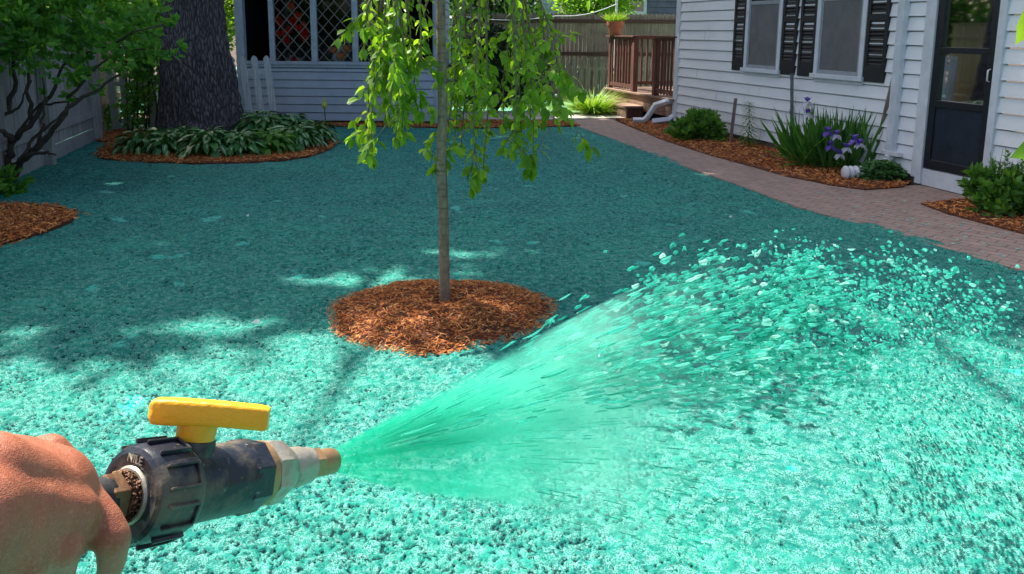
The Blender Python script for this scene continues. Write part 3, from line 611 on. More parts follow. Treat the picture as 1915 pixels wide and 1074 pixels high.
# ------------------------------------------------------------------ lattice porch
def build_porch():
    YF = 13.85
    def fx(px, py): p = at_y(px, py, YF); return p.x
    x0, x1 = fx(450, 200)-.02, fx(815, 200)   # facade extent
    xb = fx(510, 200)                          # closed part begins
    P = empty('porch_shed', ((x0+x1)/2, YF+1.5, 0), 'blue grey clapboard shed with diamond lattice windows', 'shed')
    zw = 1.02; zt = 2.75
    w = MB(); siding(w, (x0+.14, YF, 0), (1, 0, 0), (0, -1, 0), x1-x0-.14, .06, zw-.06, e=.14, out=.018)
    siding(w, (x0, YF, 0), (0, 1, 0), (-1, 0, 0), 3.0, .06, zt, e=.14, out=.018); siding(w, (x1, YF, 0), (0, 1, 0), (1, 0, 0), 3.0, .06, zt, e=.14, out=.018)
    siding(w, (x0+.14, YF, 0), (1, 0, 0), (0, -1, 0), x1-x0-.14, 2.45, zt, e=.14, out=.018)
    w.box((x0+.02, YF+.035, .06), (x1-x0-.04, 0, 0), (0, .05, 0), (0, 0, zw-.12)); w.box((x0+.02, YF+2.95, .06), (x1-x0-.04, 0, 0), (0, .05, 0), (0, 0, zt-.06))
    w.box((x0+.02, YF+.06, .06), (.03, 0, 0), (0, 2.9, 0), (0, 0, zt-.06)); w.box((x1-.05, YF+.06, .06), (.03, 0, 0), (0, 2.9, 0), (0, 0, zt-.06))
    w.build('wall', 'porch_siding', P)
    f = MB(); f.box((x0, YF-.02, zw-.055), (x1-x0, 0, 0), (0, .09, 0), (0, 0, .05)); f.box((x0+.14, YF-.04, zw-.005), (x1-x0-.14, 0, 0), (0, .12, 0), (0, 0, .055)); f.build('sill', 'porch_trim', P, bevel=.004)
    c = MB(); c.box((x0, YF-.03, .0), (.14, 0, 0), (0, .14, 0), (0, 0, zt)); c.build('corner_post', 'porch_trim', P, bevel=.004)
    c = MB(); c.box((x1-.02, YF-.03, .0), (.13, 0, 0), (0, .14, 0), (0, 0, zt)); c.build('corner_post', 'porch_trim', P, bevel=.004)
    f = MB(); f.box((x0, YF-.015, 2.40), (x1-x0, 0, 0), (0, .09, 0), (0, 0, .10)); f.build('header', 'porch_trim', P)
    xs = [fx(508, 60), fx(587, 60), fx(664, 60), fx(741, 60)]
    for i, x in enumerate(xs):
        m = MB(); ww = .085 if i == 0 else .10; m.box((x-ww/2, YF-.02, zw+.052), (ww, 0, 0), (0, .08, 0), (0, 0, 2.4-zw-.052)); m.build('mullion', 'porch_trim', P, bevel=.004)
    # lattice glass windows
    for i in range(3):
        a, b = xs[i]+.05, xs[i+1]-.05; za, zb = zw+.052, 2.40
        g = MB(); g.box((a, YF+.035, za), (b-a, 0, 0), (0, .004, 0), (0, 0, zb-za)); pane = g.build('window', 'window_glass', P)
        L = MB(); s = (b-a)/3.0; hgt = s*1.13; k = hgt/s
        c0 = -8
        for q in range(-14, 30):
            for sg in (1, -1):
                # line z-za = sg*k*(x-a) + q*hgt ; clip
                pts = []
                zA = q*hgt + (0 if sg > 0 else k*(b-a)); 
                f0 = lambda x: sg*k*(x-a)+q*hgt + (0)
                xa, xb_ = a, b; va, vb = f0(a), f0(b); top = zb-za
                def clip(x1_, v1, x2_, v2):
                    if v1 < 0: x1_ = x1_+(0-v1)/(v2-v1)*(x2_-x1_); v1 = 0
                    if v1 > top: x1_ = x1_+(top-v1)/(v2-v1)*(x2_-x1_); v1 = top
                    return x1_, v1
                if max(va, vb) <= 0.001 or min(va, vb) >= top-.001: continue
                p1 = clip(xa, va, xb_, vb); p2 = clip(xb_, vb, xa, va)
                if abs(p1[0]-p2[0]) < .01: continue
                yy = YF+.018+(.005 if sg > 0 else 0)
                L.beam((p1[0], yy, za+p1[1]), (p2[0], yy, za+p2[1]), .008, .011, upv=(0, 0, 1))
        L.build('lattice', 'lattice_lead', pane)
    r = MB(); r.hexa([(x0-.3, YF-.35, zt), (x1+.3, YF-.35, zt), (x1+.3, YF+3.3, zt), (x0-.3, YF+3.3, zt), (x0-.3, YF-.35, zt+.1), (x1+.3, YF-.35, zt+.1), (x1+.3, YF+3.3, zt+1.0), (x0-.3, YF+3.3, zt+1.0)]); r.build('roof', 'roof_shingle', P)
    b = MB(); b.box((x0+.2, YF+2.6, .1), (x1-x0-.4, 0, 0), (0, .04, 0), (0, 0, 2.6)); b.box((x0+.2, YF+.2, .3), (x1-x0-.4, 0, 0), (0, 2.3, 0), (0, 0, .05)); b.box((x0+.06, YF+.2, .3), (.02, 0, 0), (0, 2.4, 0), (0, 0, 2.4)); b.build('interior', 'black_void', P)  # black panels in front of the walls stand in for the unlit room
    # things inside: shelf, red flowers, pumpkins and a white jug
    sh = MB(); sh.box((xs[0]+.02, YF+.16, .93), (2.2, 0, 0), (0, .40, 0), (0, 0, .035)); tag(sh.build('shelf', 'grey_trim'), 'dim shelf just inside the lattice windows', 'shelf')
    fp = empty('potted_flowers', ((xs[0]+xs[1])/2, YF+.3, .965), 'red flowers in a dark pot behind the left lattice window', 'potted plant')
    m = MB(); m.lathe(fp.location, Z, [(0, .09), (.16, .12), (.17, .10)], 18); m.build('pot', 'grey_metal', fp, smooth=True)
    spots = [(545, 12), (558, 30), (548, 40), (526, 45), (524, 62), (534, 62), (541, 57), (560, 52), (571, 63), (566, 48), (536, 75), (522, 38), (568, 70), (550, 112)]
    for px, py in spots:
        c = at_y(px, py, YF+.12); n = 24; dd = rand_dirs(n); dd[:, 1] = -abs(dd[:, 1])
        leaves('flower', np.array(c)[None]+dd*.01, dd, rand_dirs(n), .075, .038, 'petal_red', fp, hi=True)
    n = 160; c = np.stack([RNG.uniform(xs[0]+.08, xs[1]-.06, n), RNG.uniform(YF+.16, YF+.3, n), RNG.uniform(1.1, 1.95, n)], 1); leaves('foliage', c, rand_dirs(n), rand_dirs(n), .09, .025, 'leaf_yew', fp)
    for px, py, r_ in ((622, 92, .075), (648, 90, .08), (637, 104, .08)):
        c = at_y(px, py, YF+.17); o = empty('pumpkin', (c.x, c.y, .965), {622: 'small pumpkin at the left of the middle lattice pane', 648: 'small pumpkin at the right of the middle lattice pane', 637: 'front small pumpkin low in the middle lattice pane'}[px], 'pumpkin', 'pumpkins on the porch shelf')
        m = MB(); m.lathe(o.location+Z*max(0, c.z-r_-.965), Z, [(0, r_*.3), (.02, r_*.8), (r_*.9, r_*1.05), (r_*1.5, r_*.8), (r_*1.65, r_*.2)], 40, fac=lambda k, n, t: 1+.07*abs(math.sin(k/n*math.pi*8))); m.build('shell', 'orange_skin', o, smooth=True)
        m = MB(); m.tube([o.location+Z*(c.z-.965+r_*.6), o.location+Z*(c.z-.965+r_*.95)+Vector((.01, 0, 0))], [.012, .007], 6); m.build('stem', 'dark_twig', o)
    c = at_y(633, 62, YF+.30); j = empty('jug', (c.x, c.y, .965), 'pale jug standing behind the pumpkins', 'jug'); m = MB(); m.lathe(j.location, Z, [(0, .06), (.05, .11), (.2, .12), (.32, .07), (.40, .065), (.45, .085)], 24); m.build('body', 'pale_siding', j, smooth=True)
    m = MB(); m.tube([j.location+Vector((.07, 0, .38)), j.location+Vector((.16, 0, .34)), j.location+Vector((.16, 0, .2)), j.location+Vector((.11, 0, .15))], .012, 8); m.build('handle', 'pale_siding', j, smooth=True)
plain('lattice_lead', (.24, .23, .20), .6, .15, 12)
build_porch()

# ------------------------------------------------------------------ fences
def board_fence(name, a, b, h, mat, label, bw=.14, post_every=2.4, post_side=-1, kick=True, cap=True, gap=.006, rails=None, pointed=False, postmat=None, railmat=None):
    a, b = Vector(a), Vector(b); L = (b-a).length; d = (b-a).normalized(); n = Vector((d.y, -d.x, 0))*post_side
    R = empty(name, (a+b)/2, label, 'fence')
    m = MB(); k = int(L/bw); z0 = .18 if kick else .04
    for i in range(k):
        o = a+d*(i*bw)+n*random.uniform(-.004, .004); hh = h+random.uniform(-.012, .012)
        m.box(o+Z*z0, d*(bw-gap), n*.018, Z*(hh-z0))
        if pointed:
            u1 = o+Z*hh; m.add([u1, u1+d*(bw-gap), u1+d*(bw-gap)*.5+Z*.06, u1+n*.018, u1+d*(bw-gap)+n*.018, u1+d*(bw-gap)*.5+Z*.06+n*.018], [(0, 1, 2), (3, 5, 4), (0, 3, 4, 1), (1, 4, 5, 2), (2, 5, 3, 0)])
    m.build('board_panel', mat, R)
    if kick: m = MB(); m.box(a-Z*.02, d*L, n*.03, Z*.19); m.build('kick_board', mat, R)
    if cap: m = MB(); m.box(a+Z*(h+.015)-n*.04, d*L, n*.11, Z*.03); m.build('cap', mat, R)
    for z in (rails or [.35, h-.3]):
        m = MB(); m.box(a+n*.019+Z*z, d*L, n*.045, Z*.09); m.build('rail', railmat or mat, R)
    if post_every:
        q = 0.0
        while q <= L+.01:
            m = MB(); m.box(a+d*(q-.055)+n*.02-Z*.05, d*.11, n*.11, Z*(h+.12)); m.build('post', postmat or mat, R, bevel=.006); q += post_every
    return R
fa = gp(174, 263); fb = gp(0, 345); fd = (fb-fa).normalized()
board_fence('board_fence', fa+Vector((0, 0, 0)), fa+fd*9.6, 1.85, 'fence_grey', 'tall weathered grey board fence running along the shaded left side', post_side=-1, post_every=2.1)
board_fence('board_fence', gp(176, 262), gp(176, 262)+Vector((-1.25, 3.3, 0)), 1.85, 'fence_tan', 'sunlit tan board fence section behind the left pickets', post_side=1, post_every=0)
# back stockade fence
board_fence('stockade_fence', (-1.5, 20.6, 0), (9, 20.2, 0), 2.02, 'fence_brown', 'tall brown stockade fence across the back yard', kick=False, cap=False, pointed=True, bw=.105, rails=[1.02, 1.83], post_every=0, post_side=1, railmat='rail_brown')

def pickets(name, items, Yc, rails, label, mat='picket_paint', w=.105, parent_loc=None):
    R = empty(name, parent_loc, label, 'fence')
    for (bx, bz, tx, tz, y) in items:
        d = Vector((tx-bx, 0, tz-bz)); L = d.length; d.normalize(); s = Vector((d.z, 0, -d.x)); o = Vector((bx, y, bz))
        prof = [(-.5, 0), (.5, 0), (.5, 1-.14/L), (.34, 1-.125/L), (.30, 1-.105/L), (.46, 1-.085/L), (.5, 1-.06/L), (.3, 1-.02/L), (0, 1), (-.3, 1-.02/L), (-.5, 1-.06/L), (-.46, 1-.085/L), (-.30, 1-.105/L), (-.34, 1-.125/L), (-.5, 1-.14/L)]
        V = [o+s*(p*w)+d*(q*L) for p, q in prof]; n = len(V); V2 = [v+Vector((0, .02, 0)) for v in V]
        m = MB(); m.add(V+V2, [tuple(range(n)), tuple(range(2*n-1, n-1, -1))]+[(i, i+n, (i+1) % n+n, (i+1) % n) for i in range(n)]); m.build('picket', mat, R)
    for (p, q) in rails: m = MB(); m.beam(p, q, .03, .07); m.build('rail', mat, R)
    return R
Yp = 13.2
it = []
for (tx, ty, bx, by) in ((432, 106, 446, 218), (452, 105, 467, 218), (474, 104, 489, 218), (497, 104, 512, 218)):
    t_ = at_y(tx, ty, Yp); b_ = at_y(bx, by, Yp); it.append((b_.x, b_.z, t_.x, t_.z, Yp))
r = [(at_y(438, 136, Yp)+Vector((0, .035, 0)), at_y(504, 134, Yp)+Vector((0, .035, 0))), (at_y(446, 212, Yp)+Vector((0, .035, 0)), at_y(514, 210, Yp)+Vector((0, .035, 0)))]
pickets('picket_fence', it, Yp, r, 'short run of leaning pale blue pickets against the lattice shed', parent_loc=(-4.1, Yp, 0))
it = []
for (tx, ty, bx, by) in ((203, 128, 218, 244), (228, 126, 240, 244), (281, 124, 289, 240), (297, 123, 309, 240)):
    t_ = at_y(tx, ty, 12.6); b_ = at_y(bx, by, 12.6); it.append((b_.x, b_.z, t_.x, t_.z, 12.6))
r = [(at_y(200, 158, 12.6)+Vector((0, .035, 0)), at_y(305, 156, 12.6)+Vector((0, .035, 0))), (at_y(212, 227, 12.6)+Vector((0, .035, 0)), at_y(312, 225, 12.6)+Vector((0, .035, 0)))]
pickets('picket_fence', it, 12.6, r, 'tall leaning pale pickets to the left of the big trunk', w=.125, parent_loc=(-5.6, 12.6, 0))
# low grey picket fence in front of the stockade
it = []; x = -.9
while x < 3.6: it.append((x, -.01, x+random.uniform(-.01, .01), 1.02+random.uniform(-.02, .02), 19.45)); x += .17
pickets('picket_fence', it, 19.45, [((-1, 19.5, .72), (3.7, 19.5, .72)), ((-1, 19.5, .17), (3.7, 19.5, .17))], 'low weathered picket fence in front of the stockade fence', mat='fence_brown', w=.10, parent_loc=(1.3, 19.45, 0))

# ------------------------------------------------------------------ neighbours behind
def nb(name, x0, x1, y, zt, mat, label, win):
    R = empty(name, ((x0+x1)/2, y+3, 0), label, 'house')
    w = MB(); siding(w, (x0, y, 0), (1, 0, 0), (0, -1, 0), x1-x0, 0, zt, e=.17); w.box((x0+.01, y+.01, 0), (x1-x0-.02, 0, 0), (0, 6, 0), (0, 0, zt)); w.build('wall', mat, R)
    r_ = MB(); r_.hexa([(x0-.4, y-.4, zt), (x1+.4, y-.4, zt), (x1+.4, y+6.4, zt), (x0-.4, y+6.4, zt), (x0-.4, y+2.9, zt+2.2), (x1+.4, y+2.9, zt+2.2), (x1+.4, y+3.1, zt+2.2), (x0-.4, y+3.1, zt+2.2)]); r_.build('roof', 'roof_shingle', R)
    for (a, b, z0, z1) in win:
        m = MB(); 
        for o, u_, v_ in (((a, z0), (.09, 0), (0, z1-z0)), ((b-.09, z0), (.09, 0), (0, z1-z0)), ((a+.09, z0), (b-a-.18, 0), (0, .09)), ((a+.09, z1-.09), (b-a-.18, 0), (0, .09)), ((a+.09, (z0+z1)/2), (b-a-.18, 0), (0, .05))):
            m.box((o[0], y-.06, o[1]), (u_[0], 0, u_[1]), (0, .06, 0), (v_[0], 0, v_[1]))
        f = m.build('window', 'white_trim', R); m = MB(); m.box((a+.09, y-.03, z0+.09), (b-a-.18, 0, 0), (0, .01, 0), (0, 0, z1-z0-.18)); m.build('pane', 'dark_glass', f)
xa = at_y(1157, 5, 25).x
nb('neighbour_house', xa, xa+9, 25, 5, 'slate_siding', 'dark slate blue house behind the back fence, right of the clothes line', [(xa+.15, xa+.85, 2.15, 3.6)])
m = MB(); m.box((xa-.02, 24.93, 0), (.12, 0, 0), (0, .1, 0), (0, 0, 5)); 
xb = at_y(940, 5, 28).x; xc = at_y(1048, 5, 28).x
nb('neighbour_house', xb-5, xc, 28, 5, 'pale_siding', 'pale blue white house far behind the weeping tree', [])
# clothes line
p0 = at_y(860, 30, 19.9); p1 = at_y(1040, 30, 19.9); p2 = at_y(1153, 8, 19.9); pp = [p0.lerp(p1, i/6)-Z*.10*math.sin(math.pi*i/6) for i in range(7)]+[p1.lerp(p2, i/6)-Z*.10*math.sin(math.pi*i/6) for i in range(1, 7)]
cl = empty('clothes_line', (p2.x, p2.y, 0), 'white clothes line with its pole above the stockade fence', 'clothes line')
m = MB(); m.tube(pp, .010, 6); m.build('line', 'white_metal', cl)
m = MB(); m.tube([(p2.x, p2.y, 0), (p2.x, p2.y, 2.9)], .03, 10); m.build('pole', 'white_metal', cl)
# ------------------------------------------------------------------ trees
def landing(P): P = np.asarray(P); k = math.cos(SUN_EL)/math.sin(SUN_EL); return P[:, 0]-math.sin(SUN_AZ)*k*P[:, 2], P[:, 1]-math.cos(SUN_AZ)*k*P[:, 2]
def shade_mask(P):
    """how dense the crown is where a leaf's shadow would fall: gaps open where the photo shows sun on the ground"""
    lx, ly = landing(P)
    edge = gp(900, 668).y + .0 + (vnoise(lx, ly*0, .9, 3)-.5)*.55 + (vnoise(lx, ly, 3.1, 6)-.5)*.35 + np.where(lx < -1.6, -.30, 0)
    m = np.clip((ly-edge+.30)/.9, 0, 1)**3*np.clip((vnoise(lx, ly, 3.2, 21)-.33)*4+np.clip((ly-edge-.2)*1.2, 0, 1), 0, 1)
    def spot(px, py, rx, ry, s=1.0):
        nonlocal m
        c = gp(px, py); d = np.hypot((lx-c.x)/rx, (ly-c.y)/ry)+(vnoise(lx, ly, 5, 12)-.5)*.9; m = m*(1-min(1, s*1.05)*np.clip((1.3-d)*1.15, 0, 1))
    spot(850, 476, .5, .24); spot(560, 520, .3, .12, .8); spot(930, 470, .25, .12, .8); spot(650, 522, .6, .24); spot(760, 508, .45, .2, .9); spot(875, 520, .22, .12, .8); spot(525, 478, .16, .09, .8); spot(690, 492, .2, .07, .6)
    spot(660, 345, .35, .08, .7); spot(812, 332, .14, .08, .9); spot(555, 345, .3, .07, .6); spot(830, 300, .2, .1, .4)
    spot(1230, 640, .6, .25, .6); spot(740, 640, .50, .26, .9); spot(960, 605, .42, .16, .9); spot(690, 580, .20, .14, .8); spot(830, 610, .40, .13, .7); spot(980, 560, .22, .10, .5)
    m = m*np.clip((15.0+(lx < -1)*9-ly)/.4, 0, 1)
    m = m*np.clip((6.3-lx)/.4, 0, 1)*np.clip((lx+6.9)/.4, 0, 1)
    m = m*(1-np.clip((-5.7-lx)/.3, 0, 1)*np.clip((ly-10.9)/.3, 0, 1)*.93)
    return m
def build_big_tree():
    base = Vector((-4.78, 12.25, 0)); T = empty('maple_tree', base, 'huge dark trunked tree rising out of the hosta bed', 'tree')
    zs = [0, .12, .3, .6, 1.0, 1.4, 1.9, 2.6, 3.6, 5.0, 6.2]; rs = [.78, .66, .59, .55, .52, .475, .43, .40, .38, .36, .28]; cxs = [0.0, 0, 0, 0, -.02, -.04, -.03, 0, .08, .2, .3]
    nz, na = 240, 220; V = []; zz = np.linspace(0, 6.2, nz); R_ = np.interp(zz, zs, rs); Cx = np.interp(zz, zs, cxs)
    a = np.linspace(0, 2*np.pi, na, endpoint=False); AA, ZZ = np.meshgrid(a, zz); RR = R_[:, None]
    fl = 1+np.exp(-ZZ/.35)*(.10*np.sin(5*AA+.6)+.06*np.sin(9*AA))+.025*np.sin(3*AA+ZZ*.8)+.02*np.sin(7*AA-ZZ*.5)
    ridg = np.abs(vnoise(AA*.545, ZZ*.22, 22, 3)-.5)*2*.030+np.abs(vnoise(AA*.545+ZZ*.03, ZZ*.3, 9, 5)-.5)*2*.028
    r = RR*fl+ridg-.02; V = np.stack([base.x+Cx[:, None]+r*np.cos(AA), base.y+r*np.sin(AA), ZZ-.03], -1).reshape(-1, 3)
    idx = np.arange(nz*na).reshape(nz, na); F = np.stack([idx[:-1], np.roll(idx, -1, 1)[:-1], np.roll(idx, -1, 1)[1:], idx[1:]], -1).reshape(-1, 4)
    np_mesh('trunk', V, F, 'big_bark', T, smooth=True)
    m = MB()
    rnd = random.Random(3)
    for i in range(15):
        az = i*2.4+.3; p = base+Vector((.3-.12*i, .1*i, 5.0+.35*i)); pts = [p]; r0 = .20-.007*i; tilt = rnd.uniform(.3, .7)
        for k in range(6):
            p = p+Vector((math.cos(az)*1.1, math.sin(az)*1.0, tilt*(.9-.1*k)))*rnd.uniform(.8, 1.1); az += rnd.uniform(-.3, .3); pts.append(p+Z*(.55*k)+Vector((-.1*k, .1*k, 0)))
        m.tube(pts, [r0*(1-.15*k) for k in range(7)], 8)
        for k in (2, 3, 4, 5):
            q = pts[k]; b2 = az+rnd.choice((-1, 1))*rnd.uniform(.6, 1.2); m.tube([q, q+Vector((math.cos(b2), math.sin(b2), .4))*.9, q+Vector((math.cos(b2+.2), math.sin(b2+.2), .45))*1.9], [.06, .04, .015], 6)
    m.build('limbs', 'big_bark', T, smooth=True)
    n = 170000; d = rand_dirs(n); rr = RNG.uniform(0, 1, n)**.4
    P = np.stack([-7.0+d[:, 0]*rr*8.8, 14.5+d[:, 1]*rr*7.2, 12.7+d[:, 2]*rr*2.4], 1)
    P = P[(P[:, 2] > 9.8)]; mk = shade_mask(P)*np.clip(.55+vnoise(P[:, 0], P[:, 1]+P[:, 2], 1.3, 7), 0, 1); P = P[RNG.uniform(0, 1, len(P)) < mk]; n = len(P)
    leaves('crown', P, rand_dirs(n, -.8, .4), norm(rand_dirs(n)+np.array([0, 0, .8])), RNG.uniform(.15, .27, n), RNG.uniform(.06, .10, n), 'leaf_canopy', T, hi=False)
build_big_tree()

def twig_leaves(pts, step, per, L, out_bias, rnd, store, droop=.8, start=0.0):
    """leaves in alternate bunches along a polyline"""
    tot = 0; acc = start
    for a, b in zip(pts[:-1], pts[1:]):
        seg = (b-a).length; d = (b-a).normalized()
        while acc < tot+seg:
            q = a+d*(acc-tot)
            for _ in range(per):
                az = rnd.uniform(0, 6.283); v = Vector((math.cos(az), math.sin(az), rnd.uniform(-droop*1.6, .25))).normalized()
                v = (v+d*.5).normalized(); nrm = Vector((rnd.gauss(0, .6), rnd.gauss(0, .6), 1))
                l = rnd.uniform(*L); store.append((q+v*.008, v, nrm, l, l*rnd.uniform(.24, .34)))
            acc += step*rnd.uniform(.6, 1.5)
        tot += seg
def store_leaves(name, store, mat, parent, hi=True, curl=.22):
    P = np.array([tuple(s[0]) for s in store]); D = np.array([tuple(s[1]) for s in store]); N = np.array([tuple(s[2]) for s in store])
    return leaves(name, P, D, N, np.array([s[3] for s in store]), np.array([s[4] for s in store]), mat, parent, hi, curl)
def build_weeping():
    rnd = random.Random(5); b = gp(832, 566, .04); b = Vector((b.x, b.y, .03))
    T = empty('weeping_cherry', b, 'slender young weeping tree with hanging bright green leaves growing from the mulch mound', 'tree')
    Yt = b.y
    tp = [Vector((b.x, Yt, -.05))]+[Vector((at_y(px, py, Yt).x+rnd.uniform(-.007, .007), Yt+rnd.uniform(-.01, .01), at_y(px, py, Yt).z)) for px, py in ((831, 555), (829, 480), (828, 400), (827, 300), (826, 210), (825, 130), (825, 60), (824, 0))]+[Vector((at_y(824, 0, Yt).x, Yt, 2.05)), Vector((at_y(824, 0, Yt).x+.03, Yt, 2.5))]
    P2 = []; 
    for i in range(len(tp)-1):
        for k in range(6): P2.append(tp[i].lerp(tp[i+1], k/6))
    n = len(P2); rr = [(.041 if i < 2 else .0335 - .011*i/n)*(1+rnd.uniform(-.03, .03)) for i in range(n)]
    m = MB(); m.tube(P2, rr, 14)
    for i in (14, 20, 25, 27, 31, 36): q = P2[i]; az = rnd.uniform(0, 6); m.tube([q, q+Vector((math.cos(az), math.sin(az)*.5, .2))*.035], [.014, .007], 6)
    m.build('trunk', 'young_bark', T, smooth=True)
    tw = MB(); S_ = []
    # strands: (x at top, depth, lowest y, x at bottom, leafiness)
    rows = []
    for (x0_, x1_, yb) in ((745, 741, 250), (722, 697, 225), (705, 686, 265), (690, 700, 285), (736, 722, 215), (760, 748, 200), (790, 776, 175), (800, 792, 70), (700, 676, 60), (688, 690, 45), (770, 760, 110), (712, 706, 150), (728, 726, 180), (752, 756, 235), (740, 735, 195)):
        rows.append((x0_, rnd.uniform(4.2, 4.9), yb+rnd.uniform(-8, 8), x1_, 1.0))
    for (x0_, x1_, yb) in ((845, 838, 290), (858, 850, 255), (868, 880, 300), (880, 872, 230), (893, 888, 318), (905, 925, 280), (915, 905, 310), (930, 948, 300), (940, 935, 250), (955, 985, 310), (965, 960, 280), (978, 1000, 290), (990, 1040, 230), (1000, 1010, 180), (1010, 1050, 150), (870, 862, 170), (900, 897, 200), (925, 915, 190), (945, 950, 210), (968, 975, 200), (985, 990, 160), (1005, 1025, 90), (850, 846, 200), (862, 864, 140), (884, 881, 150), (910, 915, 120), (936, 930, 140), (958, 962, 120), (860, 835, 300), (992, 1035, 275),
                           (872, 866, 270), (902, 896, 250), (918, 935, 240), (948, 965, 265), (972, 995, 245), (890, 900, 280), (878, 890, 215), (956, 940, 225), (1015, 1045, 205), (984, 1018, 225)):
        if rnd.random() < .62: rows.append((x0_, rnd.uniform(4.1, 5.3), yb+rnd.uniform(-10, 10), x1_, 1.0))
    for (xt, dep, yb, xb_, lf) in rows:
        top = at_y(xt, -10, dep); bot = at_y(xb_, yb, dep+rnd.uniform(-.1, .1)); pts = []
        for i in range(9):
            t = i/8; p = top.lerp(bot, t)+Vector((math.sin(t*6+xt)*.012, math.cos(t*5+xt)*.012, 0)); pts.append(p)
        # arch back to the trunk out of the picture
        hub = Vector((P2[-1].x, Yt, 2.25)); arch = [hub, hub.lerp(top, .45)+Z*.28, hub.lerp(top, .85)+Z*.18+(top-hub)*.08]
        allp = arch+pts; nn = len(allp); tw.tube(allp, [.010-.0078*i/nn for i in range(nn)], 6)
        twig_leaves(pts, .036, 2, (.026, .060), 0, rnd, S_)
        for k in range(rnd.choice((1, 2, 2, 3))):
            q = pts[rnd.randint(2, 7)]; az = rnd.uniform(0, 6.28); L = rnd.uniform(.10, .26); v = Vector((math.cos(az), math.sin(az), -.75))
            sp = [q, q+v*L*.5, q+v*L+Z*-.04]; tw.tube(sp, [.003, .002, .001], 5); twig_leaves(sp, .032, 2, (.045, .085), 0, rnd, S_, start=.03)
        e = pts[-1]
        for _ in range(5): az = rnd.uniform(0, 6.28); S_.append((e, Vector((math.cos(az)*.5, math.sin(az)*.5, -1)), Vector((math.cos(az), math.sin(az), .3)), rnd.uniform(.06, .09), .017))
    def spray_twig(pxs, dep, leafy=(.4, 1)):
        pts = [at_y(x, y, dep) for x, y in pxs]; q = []
        for i in range(len(pts)-1):
            for k in range(4): q.append(pts[i].lerp(pts[i+1], k/4))
        q.append(pts[-1]); tw.tube(q, [.0036-.0024*i/len(q) for i in range(len(q))], 5)
        return q
    for pxs, dep in (([(895, 225), (950, 262), (985, 290), (1008, 318)], 4.5), ([(1040, 205), (1065, 225), (1098, 268), (1112, 285)], 4.5), 
                     ([(890, 225), (850, 262), (838, 285), (812, 318)], 4.5), ([(697, 208), (674, 218), (660, 232)], 4.5), ([(705, 234), (680, 244), (652, 258)], 4.4), ([(745, 205), (718, 240), (695, 268), (683, 300)], 4.3),
                     ([(1028, 240), (1010, 268), (1000, 300)], 4.5), ([(890, 290), (893, 318), (890, 345)], 4.4), ([(955, 160), (975, 205), (990, 240)], 4.6), ([(1000, 40), (1040, 70), (1075, 60)], 5.0), ([(1005, 100), (1045, 130), (1060, 170)], 4.9)):
        q = spray_twig(pxs, dep); twig_leaves(q[len(q)//2:], .026, 2, (.055, .095), 0, rnd, S_)
    q = at_y(890, 336, 4.4)
    for _ in range(5): S_.append((q, Vector((rnd.uniform(-.3, .3), rnd.uniform(-.3, .3), -1)), Vector((rnd.uniform(-1, 1), -1, .3)), .085, .024))
    # crown above the frame
    for _ in range(60):
        a = rnd.uniform(0, 6.28); r0 = rnd.uniform(.1, .62); q = Vector((P2[-1].x+math.cos(a)*r0*.9+.15, Yt+math.sin(a)*r0*.7, 2.05+.45*(1-r0)+rnd.uniform(-.1, .2))); sp = [q, q+Vector((math.cos(a), math.sin(a), -.5))*.2, q+Vector((math.cos(a), math.sin(a), -1.6))*.28]
        tw.tube(sp, [.004, .003, .002], 5); twig_leaves(sp, .06, 1, (.05, .08), 0, rnd, S_)
    br = tw.build('branches', 'twig', T, smooth=True)
    store_leaves('foliage', S_, 'leaf_cherry', T)
build_weeping()

def shrub(name, label, base, blobs, leaf, mat, stems, n, cat='shrub', stem_mat='dark_twig', hi=False, zdir=(-.5, .8), wfac=.25, clump=14, group=None, drop=None, extra=None):
    """blobs: (centre, radius3); stems: list of point lists"""
    T = empty(name, base, label, cat, group)
    m = MB()
    for s in stems:
        k = len(s[0]); m.tube(s[0], [s[1]*(1-.75*i/(k-1)) for i in range(k)], 7)
    m.build('stems', stem_mat, T, smooth=True)
    tot = sum(r[0]*r[1]*r[2] for c, r in blobs); Ps, Ds, Ns = [], [], []
    for c, r in blobs:
        k = max(3, int(n*r[0]*r[1]*r[2]/tot/clump)); d = rand_dirs(k); rr = RNG.uniform(0, 1, (k, 1))**.45; cc = np.array(c)[None]+d*rr*np.array(r)[None]
        if drop is not None: cc = cc[~drop(cc)]; k = len(cc)
        ax = norm(np.asarray(rand_dirs(k, *zdir))+d[:k]*.6)
        for i in range(k):
            dd = norm(rand_dirs(clump, -.4, 1)+ax[i]*1.1); Ps.append(cc[i]+dd*RNG.uniform(.0, .06, (clump, 1))); Ds.append(dd); Ns.append(norm(rand_dirs(clump)*.6+ax[i]))
    P = np.concatenate(Ps); D = np.concatenate(Ds); N = np.concatenate(Ns); l = RNG.uniform(leaf*.6, leaf*1.25, len(P))
    leaves('foliage', P, D, N, l, l*wfac, mat, T, hi=hi, curl=.2)
    return T
def px_pts(lst): return [at_y(x, y, Y) for x, y, Y in lst]
